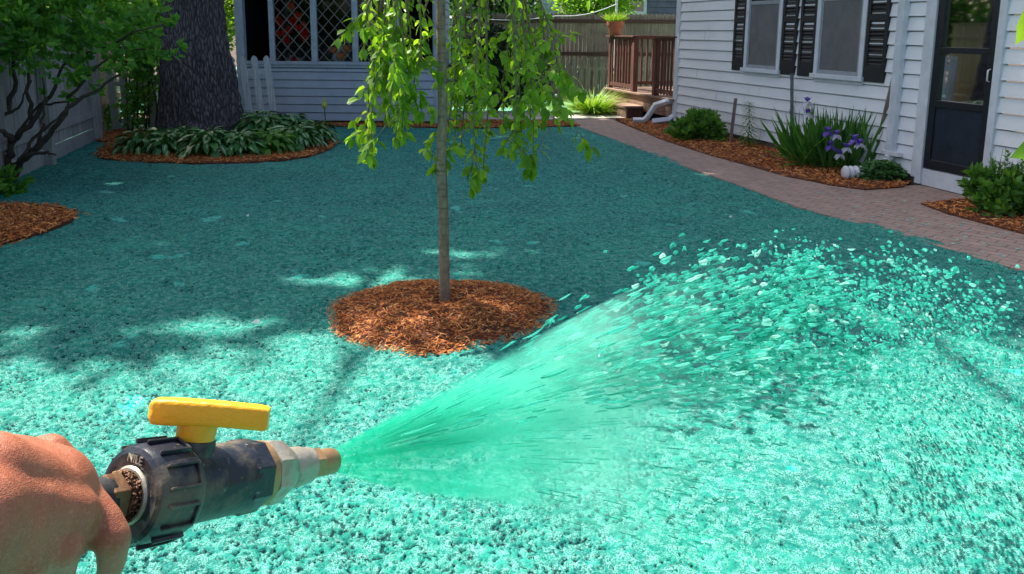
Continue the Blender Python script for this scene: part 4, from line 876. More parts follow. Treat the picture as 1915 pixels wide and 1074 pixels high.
def build_left_shrub():
    rnd = random.Random(2)
    B = Vector((-5.35, 8.35, 0)); st = []
    def S(l, r): 
        p = px_pts(l); q = []
        for i in range(len(p)-1):
            for k in range(4): q.append(p[i].lerp(p[i+1], k/4)+Vector((rnd.uniform(-.02, .02), rnd.uniform(-.02, .02), rnd.uniform(-.02, .02))))
        q.append(p[-1]); st.append((q, r))
    S([(15, 342, 8.3), (14, 300, 8.3), (25, 262, 8.3), (60, 225, 8.2), (95, 180, 8.2), (120, 120, 8.2)], .05)
    S([(22, 340, 8.3), (40, 300, 8.2), (70, 278, 8.1), (100, 240, 8.0), (130, 205, 7.9), (185, 165, 7.9), (240, 130, 7.9)], .042)
    S([(8, 342, 8.4), (2, 290, 8.5), (8, 220, 8.5), (30, 150, 8.5), (20, 60, 8.5)], .05)
    S([(12, 320, 8.2), (45, 292, 7.9), (85, 284, 7.8), (105, 290, 7.7)], .03)
    S([(25, 262, 8.2), (0, 240, 8.0), (-60, 200, 7.9)], .035)
    S([(60, 225, 8.2), (50, 170, 8.1), (55, 110, 8.1), (70, 40, 8.0)], .025)
    S([(70, 278, 8.1), (78, 235, 8.0), (82, 190, 8.0), (78, 140, 8.0)], .02)
    S([(40, 300, 8.2), (60, 262, 8.4), (110, 222, 8.5), (140, 180, 8.6)], .022)
    S([(30, 250, 8.3), (75, 195, 8.4), (135, 190, 8.3), (160, 178, 8.2)], .018)
    S([(120, 120, 8.2), (180, 95, 8.1), (250, 60, 8.0), (320, 40, 8.0)], .018)
    S([(130, 180, 8.0), (180, 130, 8.0), (230, 90, 8.0), (300, 95, 8.0)], .016)
    S([(5, 220, 8.4), (35, 200, 8.4), (60, 150, 8.4)], .02)
    S([(15, 300, 8.3), (-20, 270, 8.3), (-60, 230, 8.3)], .03)
    def BL(px, py, Y, rx, ry, rz): p = at_y(px, py, Y); return (tuple(p), (rx, ry, rz))
    bl = [BL(-60, 60, 8.5, .6, .6, .6), BL(30, 30, 8.3, .55, .7, .5), BL(70, 75, 8.1, .45, .5, .30), BL(130, 110, 8.0, .33, .4, .35), BL(140, 165, 8.1, .27, .3, .15), BL(185, 60, 8.1, .45, .5, .36), BL(100, 10, 8.3, .6, .6, .4), BL(245, 90, 8.0, .36, .4, .28), BL(300, 62, 8.0, .28, .3, .17), BL(230, 15, 8.2, .42, .4, .3), BL(20, 105, 8.0, .3, .3, .17), BL(290, 100, 8.0, .2, .2, .10), BL(20, 5, 8, .5, .5, .3), BL(205, 120, 8.0, .25, .3, .14), BL(60, 120, 7.9, .2, .2, .1), BL(60, 50, 7.7, .4, .3, .3)]
    bl += [((-5.0, 8.3, 2.5), (1.2, 1, .5))]
    shrub('garden_shrub', 'large dark green shrub with bare twisting stems in front of the grey fence', B, bl, .085, 'leaf_shrub', st, 12500, hi=True, clump=12, wfac=.24)
build_left_shrub()
def build_rose():
    rnd = random.Random(9); B = Vector((-5.6, 12.3, 0)); st = []
    for i in range(9):
        x = 240+i*7; p = [at_y(x+rnd.uniform(-6, 6), y, 12.2) for y in (246, 200, 150, 100, 55)]; st.append((p, .014))
    def BL(px, py, Y, rx, ry, rz): return (tuple(at_y(px, py, Y)), (rx, ry, rz))
    bl = [BL(262, 70, 12.2, .36, .3, .3), BL(258, 120, 12.2, .28, .3, .3), BL(262, 170, 12.2, .22, .25, .3), BL(255, 215, 12.2, .20, .25, .22), BL(285, 155, 12.1, .12, .15, .1), BL(228, 205, 12.1, .14, .15, .14), BL(270, 20, 12.2, .45, .3, .3)]
    T = shrub('rose_bush', 'upright rose bush with leafy canes between the leaning pickets', B, bl, .062, 'leaf_shrub', st, 5200, clump=8, wfac=.33)
    for px, py, Y in ((240, 113, 11.9), (66, 4, 7.4)):
        if Y < 9: continue
        c = at_y(px, py, Y); leaves('flower', np.repeat(np.array(c)[None], 18, 0), rand_dirs(18), rand_dirs(18), .055, .024, 'petal_red', T)
    c = at_y(190, 232, 12.9); n = 500
    shrub('fern_clump', 'small dim fern clump at the foot of the tan fence', Vector((c.x, c.y, 0)), [((c.x, c.y, .18), (.28, .2, .2))], .09, 'leaf_shrub', [([Vector((c.x, c.y, 0)), Vector((c.x, c.y, .2))], .01)], 700, cat='plant')
    c = gp(12, 365); shrub('leafy_weed', 'small green plant low at the left edge by the fence', Vector((c.x, c.y, 0)), [((c.x-.05, c.y, .10), (.22, .2, .12))], .09, 'leaf_shrub', [([Vector((c.x, c.y, 0)), Vector((c.x, c.y, .12))], .008)], 420, cat='plant')
build_rose()

def bg_tree(label, x, y, r, zc, mat, n=9000, leaf=.22, name='background_tree', zr=None):
    T = empty(name, (x, y, 0), label, 'tree', 'trees behind the garden')
    m = MB(); m.tube([(x, y, -.05), (x+.05, y, zc*.5), (x, y+.1, zc)], [.16, .12, .06], 9)
    for k in range(7): a = k*.9; m.tube([(x, y, zc*.45+.1*k), (x+math.cos(a)*r*.5, y+math.sin(a)*r*.5, zc+.1*k), (x+math.cos(a)*r*.85, y+math.sin(a)*r*.85, zc+.3)], [.06, .04, .015], 6)
    m.build('trunk', 'dark_twig', T, smooth=True)
    k = 60; d = rand_dirs(k); cc = np.array([x, y, zc])+d*np.array([r, r, zr or r*.9])*(RNG.uniform(.2, 1, (k, 1))**.5); i = RNG.integers(0, k, n)
    P = cc[i]+RNG.normal(0, r*.15, (n, 3)); P[:, 2] = np.maximum(P[:, 2], .2); l = RNG.uniform(leaf*.6, leaf*1.2, n)
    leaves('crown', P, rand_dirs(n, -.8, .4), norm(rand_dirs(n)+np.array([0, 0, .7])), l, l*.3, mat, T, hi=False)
bg_tree('sunlit yellow green tree beyond the tan fence at upper left', -8.8, 19, 2.2, 2.6, 'leaf_bright', 12000, .16)
bg_tree('dense green tree beyond the grey fence at far left', -10.5, 12.5, 2.0, 2.9, 'leaf_cherry', 9000, .18)
bg_tree('bright green tree between the big trunk and the shed', -6.3, 19.5, 1.5, 2.4, 'leaf_bright', 7000, .14)
bg_tree('green tree above the stockade fence beside the slate house', 2.2, 23.2, 1.3, 2.7, 'leaf_cherry', 6000, .13)
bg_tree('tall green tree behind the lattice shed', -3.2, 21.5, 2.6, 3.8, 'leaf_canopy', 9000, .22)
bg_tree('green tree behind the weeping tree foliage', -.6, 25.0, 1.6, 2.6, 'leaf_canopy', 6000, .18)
bg_tree('tall green tree far behind the tan fence', -15, 24, 4, 4.6, 'leaf_canopy', 12000, .3, zr=4)  # added to darken what the storm door glass reflects
bg_tree('bushy tree beyond the corner of the grey fence', -12.8, 17.5, 2.3, 2.9, 'leaf_canopy', 10000, .22)  # added to cover the bright horizon in the door reflection
bg_tree('green tree standing outside the picture to the left', -12.5, 6, 2.2, 2.8, 'leaf_canopy', 9000, .22)  # unseen, added so the door pane mirrors foliage
bg_tree('bushy green tree outside the picture at lower left', -13, 0, 2.4, 2.8, 'leaf_canopy', 9000, .22)  # unseen, another tree added for the door reflection
def build_back_plants():
    # dark evergreen beside the shed
    c = Vector((-.35, 16.4, 0)); shrub('yew_bush', 'dense dark evergreen bush between the shed and the low picket fence', c, [((-.75, 16.4, .75), (.55, .5, .75)), ((-.1, 16.5, .8), (.6, .5, .8)), ((.35, 16.6, .65), (.42, .4, .65)), ((-.5, 16.5, 1.4), (.5, .4, .5))], .07, 'leaf_yew', [([c, c+Z*.8], .05), ([c, c+Vector((.5, 0, .8))], .04), ([c, c+Vector((-.5, 0, .8))], .04)], 15000, clump=12)
    b = gp(1108, 214); T = empty('daylily_clump', b, 'bright arching daylily clump beside the deck step', 'plant')
    n = 620; a = RNG.uniform(0, 6.28, n); r = RNG.uniform(0, .16, n)**.9; s = RNG.uniform(.25, 1.5, n)
    leaves('blades', np.stack([b.x+r*np.cos(a), b.y+r*np.sin(a), np.zeros(n)], 1), np.stack([np.cos(a)*s, np.sin(a)*s, np.ones(n)], 1), np.tile([0, 0, 1.], (n, 1)), RNG.uniform(.4, .75, n), .011, 'leaf_daylily', T, hi=True, curl=.55, fold=.3)
build_back_plants()

# ------------------------------------------------------------------ hostas
def hosta(px, py, size, label, nl=70, green=False):
    nl = int(nl*1.6); size *= .92
    b = gp(px, py); T = empty('hosta', b, label, 'plant', 'hostas around the big trunk')
    V, D, N, L, W = [], [], [], [], []
    st = MB()
    for i in range(nl):
        a = i*2.39996+random.uniform(-.3, .3); q = (i+.5)/nl; el = 1.35-1.15*q; r = size*(.15+.6*q**.8)
        base = b+Vector((math.cos(a)*r*.55, math.sin(a)*r*.55, 0)); tip = b+Vector((math.cos(a)*r, math.sin(a)*r, size*(.72-.5*q)+random.uniform(-.02, .03)))
        st.tube([b+Vector((math.cos(a)*.03, math.sin(a)*.03, 0)), base+Z*(tip.z*.6), tip], .004, 4)
        d = Vector((math.cos(a), math.sin(a), .45-.9*q+random.uniform(-.3, .3))).normalized(); V.append(tuple(tip)); D.append(tuple(d)); N.append((-.3*math.cos(a)*0+random.gauss(0, .25), random.gauss(0, .25), 1))
        l = size*random.uniform(.28, .46); L.append(l); W.append(l*random.uniform(.2, .27))
    st.build('stalks', 'leaf_shrub', T); leaves('leaves', V, D, N, np.array(L), np.array(W), 'leaf_hosta' if not green else 'leaf_shrub', T, hi=True, curl=.5, fold=.12)
hosta(272, 285, .46, 'striped hosta at the left end of the bed in front of the trunk')
hosta(318, 288, .40, 'striped hosta second from the left in the front row')
hosta(392, 291, .48, 'brightly striped hosta front and centre before the trunk', 90)
hosta(450, 290, .42, 'striped hosta right of centre in the front row', 80)
hosta(507, 286, .42, 'plain dark green hosta in the front row of the bed', 70, True)
hosta(556, 278, .46, 'striped hosta near the right end of the front row', 80)
hosta(592, 266, .42, 'striped hosta at the right tip of the bed', 70)
hosta(495, 262, .58, 'tall hosta standing against the right side of the trunk', 100)
hosta(545, 258, .50, 'hosta behind the front row near the garden stake', 80)
hosta(345, 276, .40, 'small hosta tucked close to the trunk base', 60)

# ------------------------------------------------------------------ plants by the house wall
def build_house_plants():
    c = gp(1300, 263); c.z = .03
    def BL(px, py, off, rx, ry, rz): 
        p = gp(1300, 263); q = at_y(px, py, p.y+off); return (tuple(q), (rx, ry, rz))
    st = [([c+Vector((random.uniform(-.1, .1), random.uniform(-.1, .1), 0)), c+Vector((random.uniform(-.35, .35), random.uniform(-.1, .2), .4))], .006) for _ in range(9)]
    shrub('leafy_perennial', 'bushy green perennial by the house corner downspout', c, [BL(1285, 248, 0, .25, .2, .16), BL(1325, 245, .0, .22, .2, .2), BL(1310, 228, .1, .25, .2, .14), BL(1340, 262, -.1, .12, .15, .08)], .085, 'leaf_bed', st, 2600, cat='plant', stem_mat='leaf_bed', hi=True, clump=8, wfac=.26)
    # lily stalk
    b = gp(1400, 276); T = empty('lily_stalk', b, 'tall single lily stalk with whorled narrow leaves against the siding', 'plant')
    p = [b, b+Vector((-.01, 0, .3)), b+Vector((-.03, 0, .62))]; m = MB(); m.tube(p, [.008, .006, .004], 7); m.build('stalk', 'leaf_bed', T, smooth=True)
    n = 130; z = np.linspace(.08, .64, n); a = np.arange(n)*2.4; s = .35+.4*(1-z/.64)
    leaves('leaves', np.stack([b.x-.03*z/.6+0*a, b.y+0*a, z], 1), np.stack([np.cos(a), np.sin(a), .55-1.2*(1-z/.64)*.5], 1), np.tile([0, 0, 1.], (n, 1)), .19-.09*(z/.64), .012, 'leaf_bed', T, hi=True, curl=.5)
    # iris clump
    b = gp(1560, 322); T = empty('iris_clump', b, 'wide clump of sword leaved irises with violet and white flowers', 'plant')
    a0 = gp(1490, 308); a1 = gp(1655, 322); n = 330; t = RNG.uniform(0, 1, n); base = np.array(a0)[None]*(1-t[:, None])+np.array(a1)[None]*t[:, None]; base[:, 1] += RNG.uniform(-.28, .25, n); base[:, 0] += RNG.uniform(-.12, .12, n); base[:, 2] = .02
    lean = (t-.5)*.9+RNG.normal(0, .22, n); d = norm(np.stack([lean, RNG.normal(-.05, .22, n), np.ones(n)], 1)); nn = norm(np.stack([RNG.normal(0, .5, n), -np.ones(n), RNG.normal(0, .2, n)], 1))
    leaves('leaves', base, d, nn, RNG.uniform(.42, .80, n), RNG.uniform(.014, .024, n), 'leaf_iris', T, hi=True, curl=-.10, fold=.35)
    n = 26; base = np.array(a0)[None]+np.stack([RNG.uniform(-.1, .7, n), RNG.uniform(-.35, -.1, n), np.full(n, .03)], 1); leaves('low_leaves', base, norm(np.stack([RNG.uniform(-1, .1, n), RNG.uniform(-.5, 0, n), RNG.uniform(.2, .9, n)], 1)), np.stack([RNG.normal(0, .3, n), -np.ones(n)*.3, np.ones(n)], 1), .5, .022, 'leaf_bed', T, hi=True, curl=.35)
    for i, (px, py, up2, wht) in enumerate(((1510, 190, 1, 0), (1511, 212, 1, 0), (1548, 246, 0, 0), (1564, 252, 0, 1), (1553, 272, 0, 0), (1598, 260, 1, 0), (1583, 276, 0, 1), (1608, 268, 0, 1), (1570, 288, 0, 1))):
        c = at_y(px, py, b.y-.32 if i > 1 else b.y+.05); g = Vector((c.x+random.uniform(-.05, .05), c.y+.1, .02))
        m = MB(); m.tube([g, g.lerp(c, .6)+Vector((.01, 0, 0)), c], [.006, .005, .004], 6); s = m.build('flower_stalk', 'leaf_bed', T, smooth=True)
        k = 6; a = np.arange(3)*2.09+random.uniform(0, 2)
        leaves('upper_petals', np.repeat(np.array(c)[None], 3, 0), np.stack([np.cos(a)*.5, np.sin(a)*.5, np.ones(3)], 1), np.stack([-np.cos(a), -np.sin(a), np.full(3, .3)], 1), .078, .034, 'iris_violet', s, hi=True, curl=.5)
        leaves('falls', np.repeat(np.array(c)[None], 4, 0), np.stack([np.cos(np.arange(4)*1.57+.7), np.sin(np.arange(4)*1.57+.7), np.full(4, -.35)], 1), np.tile([0, 0, 1.], (4, 1)), .085, .034, 'iris_white' if (wht or i < 2) else 'iris_violet', s, hi=True, curl=.5)
    # columbine mound
    b = gp(1650, 338); T = empty('low_groundcover', b, 'low mound of rounded pale green leaves over the drain pipe end', 'plant')
    n = 1500; d = rand_dirs(n, 0, 1); sc = np.array([.30, .20, .19]); off = np.array([b.x-.02, b.y+.05, .02]); P = off+d*sc*RNG.uniform(.75, 1.05, (n, 1)); P2 = np.array([b.x+.42, b.y+.12, .02])+rand_dirs(400, 0, 1)*np.array([.28, .12, .07]); P = np.concatenate([P, P2]); n = len(P)
    leaves('leaves', P, norm(rand_dirs(n, -.2, .5)), norm(rand_dirs(n, .2, 1)+np.array([0, -.3, .5])), RNG.uniform(.035, .06, n), .021, 'leaf_sedum', T, hi=True, curl=.2)
    m = MB(); [m.tube([b, b+Vector((math.cos(i), math.sin(i)*.7, .7))*.18], .004, 5) for i in range(7)]; m.build('stems', 'leaf_bed', T)
    # shrub right of the door
    b = gp(1868, 402); T = None; st = [([b+Vector((random.uniform(-.1, .1), random.uniform(-.1, .1), 0)), b+Vector((random.uniform(-.35, .35), random.uniform(-.1, .15), random.uniform(.4, .62)))], .006) for _ in range(14)]
    def BR(px, py, off, rx, ry, rz): return (tuple(at_y(px, py, b.y+off)), (rx, ry, rz))
    T = shrub('leafy_perennial', 'bushy green perennial in the bed right of the storm door', b, [BR(1850, 365, 0, .20, .2, .13), BR(1890, 355, 0, .22, .2, .17), BR(1930, 370, .0, .22, .2, .2), BR(1835, 345, .05, .10, .1, .08), BR(1870, 390, -.1, .2, .15, .06)], .085, 'leaf_bed', st, 1900, cat='plant', stem_mat='leaf_bed', hi=True, clump=8, wfac=.25)
    for (px, py) in ((1885, 285), (1857, 300), (1835, 320), (1912, 300), (1870, 310)):
        tip = at_y(px, py, b.y+.05); n = 34; z = np.linspace(0, 1, n); g = Vector((tip.x, tip.y, .25)); P = np.array(g)[None]*(1-z[:, None])+np.array(tip)[None]*z[:, None]; a = np.arange(n)*2.4
        leaves('spire', P, np.stack([np.cos(a), np.sin(a), .3+z*.8], 1), np.tile([0, 0, 1.], (n, 1)), .10-.05*z, .014, 'leaf_bed', T, hi=True, curl=.3)
    # stakes and poles
    def stake(name, p, q, w, mat, label, rnd=False):
        m = MB()
        if rnd: m.tube([p, p.lerp(q, .33)+Vector((.004, 0, 0)), p.lerp(q, .66), q], w*.5, 12)
        else: m.beam(p, q, w, w*.5, upv=(0, 1, 0))
        tag(m.build(name, mat, smooth=rnd, bevel=0 if rnd else .002), label, 'stake')
    g = gp(1365, 268); stake('wooden_stake', g-Z*.05, at_y(1376, 184, g.y), .045, 'stake_wood', 'short grey wooden stake leaning beside the lily stalk')
    g = gp(1481, 290); stake('metal_stake', g-Z*.05, at_y(1481, 138, g.y), .042, 'grey_metal', 'upright grey metal bar behind the left of the irises')
    g = gp(1628, 322); dr = ray(1672, 142); q = CAM+dr*(((A+Nw*.05-CAM).dot(Nw))/dr.dot(Nw)); stake('wooden_pole', g-Z*.03, q, .05, 'stake_wood', 'round wooden pole leaning on the siding over the irises', True)
    # corrugated drain pipe
    a = gp(1578, 337); a.z = .085; e = gp(1650, 335); e.z = .075; d = (e-a).normalized(); L = (e-a).length; prof = []; k = 8
    for i in range(k*6): t = i/(k*6)*L; prof.append((t, .066+.013*math.sin(i*math.pi/3)))
    m = MB(); n0 = len(prof); m.lathe(a, d, prof+[(L, .055)], 26); o = m.build('drain_pipe', 'white_metal', smooth=True); tag(o, 'white corrugated drain pipe lying in front of the irises', 'drain pipe')
    # garden stake with a bud
    g = gp(610, 247); t_ = at_y(607, 203, g.y); T = empty('garden_stake', g, 'thin black garden stake topped with a pale yellow bud', 'garden stake')
    m = MB(); m.tube([g-Z*.03, t_], .008, 8); m.build('rod', 'black_steel', T, smooth=True)
    m = MB(); m.lathe(t_-Z*.005, Z, [(0, .010), (.02, .035), (.06, .045), (.10, .033), (.14, .006)], 16); m.build('bud', 'bud_yellow', T, smooth=True)
    leaves('petals', np.repeat(np.array(t_)[None], 4, 0), np.stack([np.cos(np.arange(4)*1.6), np.sin(np.arange(4)*1.6), np.full(4, 2.4)], 1), np.stack([-np.cos(np.arange(4)*1.6), -np.sin(np.arange(4)*1.6), np.zeros(4)], 1), .17, .035, 'bud_leaf', T, hi=True, curl=-.3)
plain('bud_yellow', (.55, .58, .12), .5, .2, 30); leafmat('bud_leaf', (.45, .5, .08), (.6, .65, .3), trans=.4)
build_house_plants()
# leaves reaching in at the right edge
ENDS = []
def near_branch():
    B = Vector((1.95, 1.25, 0)); T = empty('sapling', B, 'sapling mostly out of frame whose bright leaves poke in at the right edge', 'tree')
    m = MB(); p = [up_(2300, 260, 1.6), up_(2150, 60, 1.55), up_(2020, 0, 1.5), up_(1930, -30, 1.5)]; q = [up_(2150, 60, 1.55), up_(2060, 200, 1.5), up_(1985, 255, 1.5), up_(1935, 262, 1.5)]
    tp = [B, B+Vector((.02, 0, .7)), B+Vector((-.01, .02, 1.3)), B+Vector((0, 0, 1.9)), B+Vector((.03, 0, 2.5))]; tr_ = MB(); tr_.tube(tp, [.028, .024, .020, .014, .006], 10); tr_.build('trunk', 'young_bark', T, smooth=True)
    p[0] = tp[2]; m.tube(p, [.010, .007, .004, .002], 7); m.tube(q, [.006, .004, .003, .0015], 7)
    for i in range(14):
        a = i*2.4; z0 = 1.45+.07*i; e = B+Vector((math.cos(a)*(.42 if math.cos(a)*.5+math.sin(a)*.4 > -.1 else .16), math.sin(a)*.28, z0+.25)); m.tube([B+Z*z0, (B+Z*z0).lerp(e, .5)+Z*.03, e], [.006, .004, .0015], 6); ENDS.append((B+Z*z0, e)); m.build('twigs', 'twig', T, smooth=True)
    S_ = []
    for (a, d) in ((up_(1932, 10, 1.5), -up*.9-rt*.25), (up_(1968, 268, 1.5), -rt*.8-up*.25), (up_(1980, 250, 1.5), -up+rt*.3), (up_(2000, 0, 1.5), -up+rt*.2), (up_(2060, 120, 1.5), rt-up), (up_(2100, 180, 1.5), -rt*.2-up), (up_(2060, 20, 1.5), up+rt*.2)):
        S_.append((a, d.normalized(), Vector((.2, -.8, .5)), .075, .022))
    rnd = random.Random(4)
    for a_, e_ in ENDS: twig_leaves([a_.lerp(e_, .3), a_.lerp(e_, .65), e_], .035, 2, (.05, .08), 0, rnd, S_)
    store_leaves('foliage', S_, 'leaf_bright', T)
near_branch()
# scraps and splashes
def scraps():
    for px, py, s, lab in ((478, 604, .020, 'white paper scrap on the lawn left of the mound'), (463, 405, .012, 'tiny white fleck on the shaded lawn'), (1366, 407, .014, 'small pale fleck on the lawn near the path')):
        g = gp(px, py, .02); m = MB(); m.add([g+Vector((-s, -s*.4, .004)), g+Vector((s*.9, -s*.6, .0)), g+Vector((s*1.1, s*.7, .014)), g+Vector((-s*.6, s*.8, .006)), g+Vector((0, 0, .02))], [(0, 1, 4), (1, 2, 4), (2, 3, 4), (3, 0, 4)]); tag(m.build('paper_scrap', 'paper'), lab, 'scrap')
    n = 130; P = []
    while len(P) < n:
        t = random.random(); px = 1500+t*400+random.gauss(0, 40); py = 365+t*90+random.gauss(0, 25); g = gp(px, py, .008)
        P.append((g.x, g.y, .008))
    P = np.array(P); ok = in_poly(P[:, 0], P[:, 1], PL_all+[(9, -1), (-30, -1), (-30, 14)]); P = P[~ok]; n = len(P)
    V = []; F = []
    for i, p in enumerate(P):
        k = 9; r = random.uniform(.006, .022); b = len(V); V += [(p[0]+math.cos(j*6.283/k)*r*random.uniform(.6, 1.3), p[1]+math.sin(j*6.283/k)*r*random.uniform(.5, 1.1), .008) for j in range(k)]+[(p[0], p[1], .013)]; F += [(b+j, b+(j+1) % k, b+k) for j in range(k)]
    tag(np_mesh('splashes', V, F, 'slurry_splash'), kind='stuff', label='pale turquoise slurry splashes spattered on the brick path')
plain('slurry_splash', (.28, .52, .46), .5, .25, 20)
scraps()
# ------------------------------------------------------------------ valve, nozzle, hose
VR, VN = up_(242, 926, .60), up_(621, 862, .80)
AX = (VN-VR).normalized(); VL = (VN-VR).length
VU = (up*.98+rt*.06); VU = (VU-AX*VU.dot(AX)).normalized(); VS = AX.cross(VU).normalized()
def vx(t, u=0, s=0): return VR+AX*t+VU*u+VS*s
def build_valve():
    V = empty('hose_nozzle', vx(.05), 'black ball valve with yellow lever and metal spray tip gripped by the hand', 'hose nozzle')
    def hexf(k, n, t): a = (k/n*6) % 1; return 1/math.cos((a-.5)*math.pi/3)*.94
    m = MB(); m.lathe(vx(0), AX, [(.004, .020), (.0, .021), (-.001, .030), (.001, .034), (.005, .0362), (.030, .0370), (.037, .0365), (.0405, .035), (.0405, .028)], 72, xdir=VU)
    cap = m.build('union_nut', 'valve_black', V, smooth=True, angle=32)
    m = MB()
    for i in range(8):
        a = i*math.pi/4+.25; c, s = math.cos(a), math.sin(a); o = VU*c+VS*s; tn = VS*c-VU*s
        for w in (-.0085, .0085):     # raised pad outline and ridge
            m.beam(vx(.006)+o*.0372+tn*w, vx(.034)+o*.0372+tn*w, .0022, .0036, upv=o)
        m.beam(vx(.0335)+o*.0375+tn*-.0085, vx(.0335)+o*.0375+tn*.0085, .002, .003, upv=o)
    m.build('grip_ribs', 'valve_black', cap, bevel=.0006)
    m = MB(); m.lathe(vx(0), AX, [(.002, .0205), (-.0015, .0212), (-.003, .0195), (-.003, .0175), (.001, .017)], 48); m.build('rim', 'nozzle_metal', cap, smooth=True, angle=40)
    m = MB(); m.lathe(vx(0), AX, [(.038, .024), (.041, .0285), (.046, .030), (.098, .0298), (.103, .0305), (.106, .0305)], 64); 
    body = m.build('valve_body', 'valve_black', V, smooth=True, angle=32)
    m = MB(); m.lathe(vx(0), AX, [(.100, .029), (.1012, .0305), (.122, .0300), (.1235, .027)], 48, xdir=VU+VS*.35, fac=lambda k, n, t: 1/math.cos((((k/n*8) % 1)-.5)*math.pi/4)*.965); m.build('end_socket', 'valve_black', body, bevel=.0008)
    m = MB(); m.lathe(vx(0), AX, [(.120, .0235), (.1215, .0275), (.126, .0282), (.1305, .0280), (.133, .025)], 56); m.build('collar', 'nozzle_brass', V, smooth=True, angle=32)
    m = MB(); m.lathe(vx(0), AX, [(.131, .0225), (.1325, .0275), (.138, .0282), (.149, .0272), (.160, .0215), (.165, .0185)], 48, xdir=VU+VS*.2, fac=lambda k, n, t: (1/math.cos((((k/n*8) % 1)-.5)*math.pi/4)*.965 if t < .155 else 1)); rd = m.build('reducer', 'nozzle_metal', V, smooth=True, angle=24)
    m = MB(); m.lathe(vx(0), AX, [(.163, .0178), (.170, .0186), (.182, .0182), (.188, .0165), (.1935, .0168), (.195, .0145)], 48); m.build('neck', 'nozzle_metal', rd, smooth=True, angle=30)
    m = MB(); m.lathe(vx(0), AX, [(.193, .012), (.1935, .0140), (.208, .0138), (.2085, .0120)], 48, xdir=VU, fac=hexf); tip = m.build('spray_tip', 'nozzle_brass', V, bevel=.0005)
    m = MB(); m.lathe(vx(0), AX, [(.208, .0122), (.214, .0128), (VL-.002, .0126), (VL, .0118), (VL, .0075), (VL-.012, .006)], 40); m.build('orifice', 'nozzle_brass', tip, smooth=True, angle=32)
    m = MB(); m.lathe(vx(0), AX, [(-.026, .0135), (-.024, .0165), (-.012, .0168), (-.010, .0150), (.003, .0155)], 48, xdir=VU, fac=lambda k, n, t: hexf(k, n, t) if t < -.011 else 1); m.build('pipe_nipple', 'rusty_iron', V, bevel=.0006)
    # caked grit on the nipple
    P = []
    for _ in range(260): a = random.uniform(0, 6.28); t = random.uniform(-.011, .002); P.append(vx(t)+(VU*math.cos(a)+VS*math.sin(a))*random.uniform(.0152, .0182))
    g = chips('dried_grit', [tuple(p) for p in P], 'rusty_iron', L=(.002, .005), Wc=(.0008, .0018), parent=V)
    # stem
    tc = .052
    m = MB(); m.lathe(vx(tc), VU, [(.018, .0172), (.034, .0168), (.0360, .0163), (.0370, .0145)], 40); stm = m.build('stem_collar', 'valve_black', V, smooth=True, angle=32)
    m = MB(); m.lathe(vx(tc), VU, [(.035, .0138), (.0362, .0150), (.046, .0158), (.060, .0168)], 40)
    a0, a1 = up_(291, 768, .640), up_(503, 780, .655); hd = (a1-a0).normalized(); hu = (VU-hd*VU.dot(hd)).normalized(); hs = hd.cross(hu).normalized(); HL = (a1-a0).length
    # lever: shaped cross-sections along its length
    ex_top = .3
    pr = [(-.004, -.004, .006, .006), (-.0025, -.008, .0085, .0075), (.0, -.0100, .0098, .0090), (.012, -.0102, .0104, .0096), (.022, -.0098, .0104, .0098), (.04, -.0090, .0102, .0098), (.06, -.0096, .0096, .0094), (.08, -.0104, .0088, .0090), (HL-.003, -.0108, .0080, .0088), (HL, -.0098, .0070, .0080)]
    base = len(m.v); K = 16
    for (t, lo, hi_, w) in pr:
        for k in range(K):
            th = 2*math.pi*(k+.5)/K; cx, sx = math.cos(th), math.sin(th); ex = .30; px_ = abs(cx)**ex*(1 if cx > 0 else -1); py_ = abs(sx)**ex*(1 if sx > 0 else -1)
            m.v.append(tuple(a0+hd*t+hs*(px_*w)+hu*((hi_ if py_ > 0 else -lo)*py_)))
    for i in range(len(pr)-1):
        for k in range(K): q = base+i*K; m.f.append((q+k, q+(k+1) % K, q+K+(k+1) % K, q+K+k))
    m.f.append(tuple(base+k for k in range(K))[::-1]); q = base+(len(pr)-1)*K; m.f.append(tuple(q+k for k in range(K)))
    lev = m.build('lever', 'valve_yellow', V, smooth=True, angle=38)
    m = MB(); cc = vx(tc, .056); m.beam(cc-hs*.0098-hd*.011+hu*.0035, cc-hs*.0098+hd*.011+hu*.0035, .004, .003, upv=hu); m.build('lever_rib', 'valve_yellow', lev, bevel=.0008)
    # moulded letters on the rear face
    fc = bpy.data.curves.new('lettering', 'FONT'); fc.body = 'NILE'; fc.size = .0085; fc.extrude = .0006; fc.align_x = 'CENTER'
    fo = bpy.data.objects.new('tmp', fc); COL.objects.link(fo); dg = bpy.context.evaluated_depsgraph_get(); me = bpy.data.meshes.new_from_object(fo.evaluated_get(dg)); bpy.data.objects.remove(fo)
    # reads from behind: x to the right as seen from the rear
    Rm = Matrix((( -VS.x, VU.x, -AX.x), (-VS.y, VU.y, -AX.y), (-VS.z, VU.z, -AX.z))).to_4x4()
    if (-VS).dot(rt) < 0: Rm = Matrix(((VS.x, VU.x, -AX.x), (VS.y, VU.y, -AX.y), (VS.z, VU.z, -AX.z))).to_4x4()
    me.transform(Matrix.Translation(vx(-.0012, .0232, 0))@Rm); me.materials.clear(); link_mesh('lettering', me, M['nozzle_metal'], cap)
    # hose running back through the fist
    hp = [vx(-.02), vx(-.06, -.002), vx(-.11, -.010), vx(-.17, -.03), vx(-.24, -.08), vx(-.33, -.20), vx(-.42, -.42), vx(-.50, -.75)]; hp[-1].z = max(hp[-1].z, .3)
    q = hp[-1]; hp += [Vector((q.x-.1, q.y-.1, .12)), Vector((q.x-.4, q.y-.25, .03)), Vector((q.x-1.2, q.y-.5, .03)), Vector((q.x-3.0, q.y-.9, .03))]
    fine = []
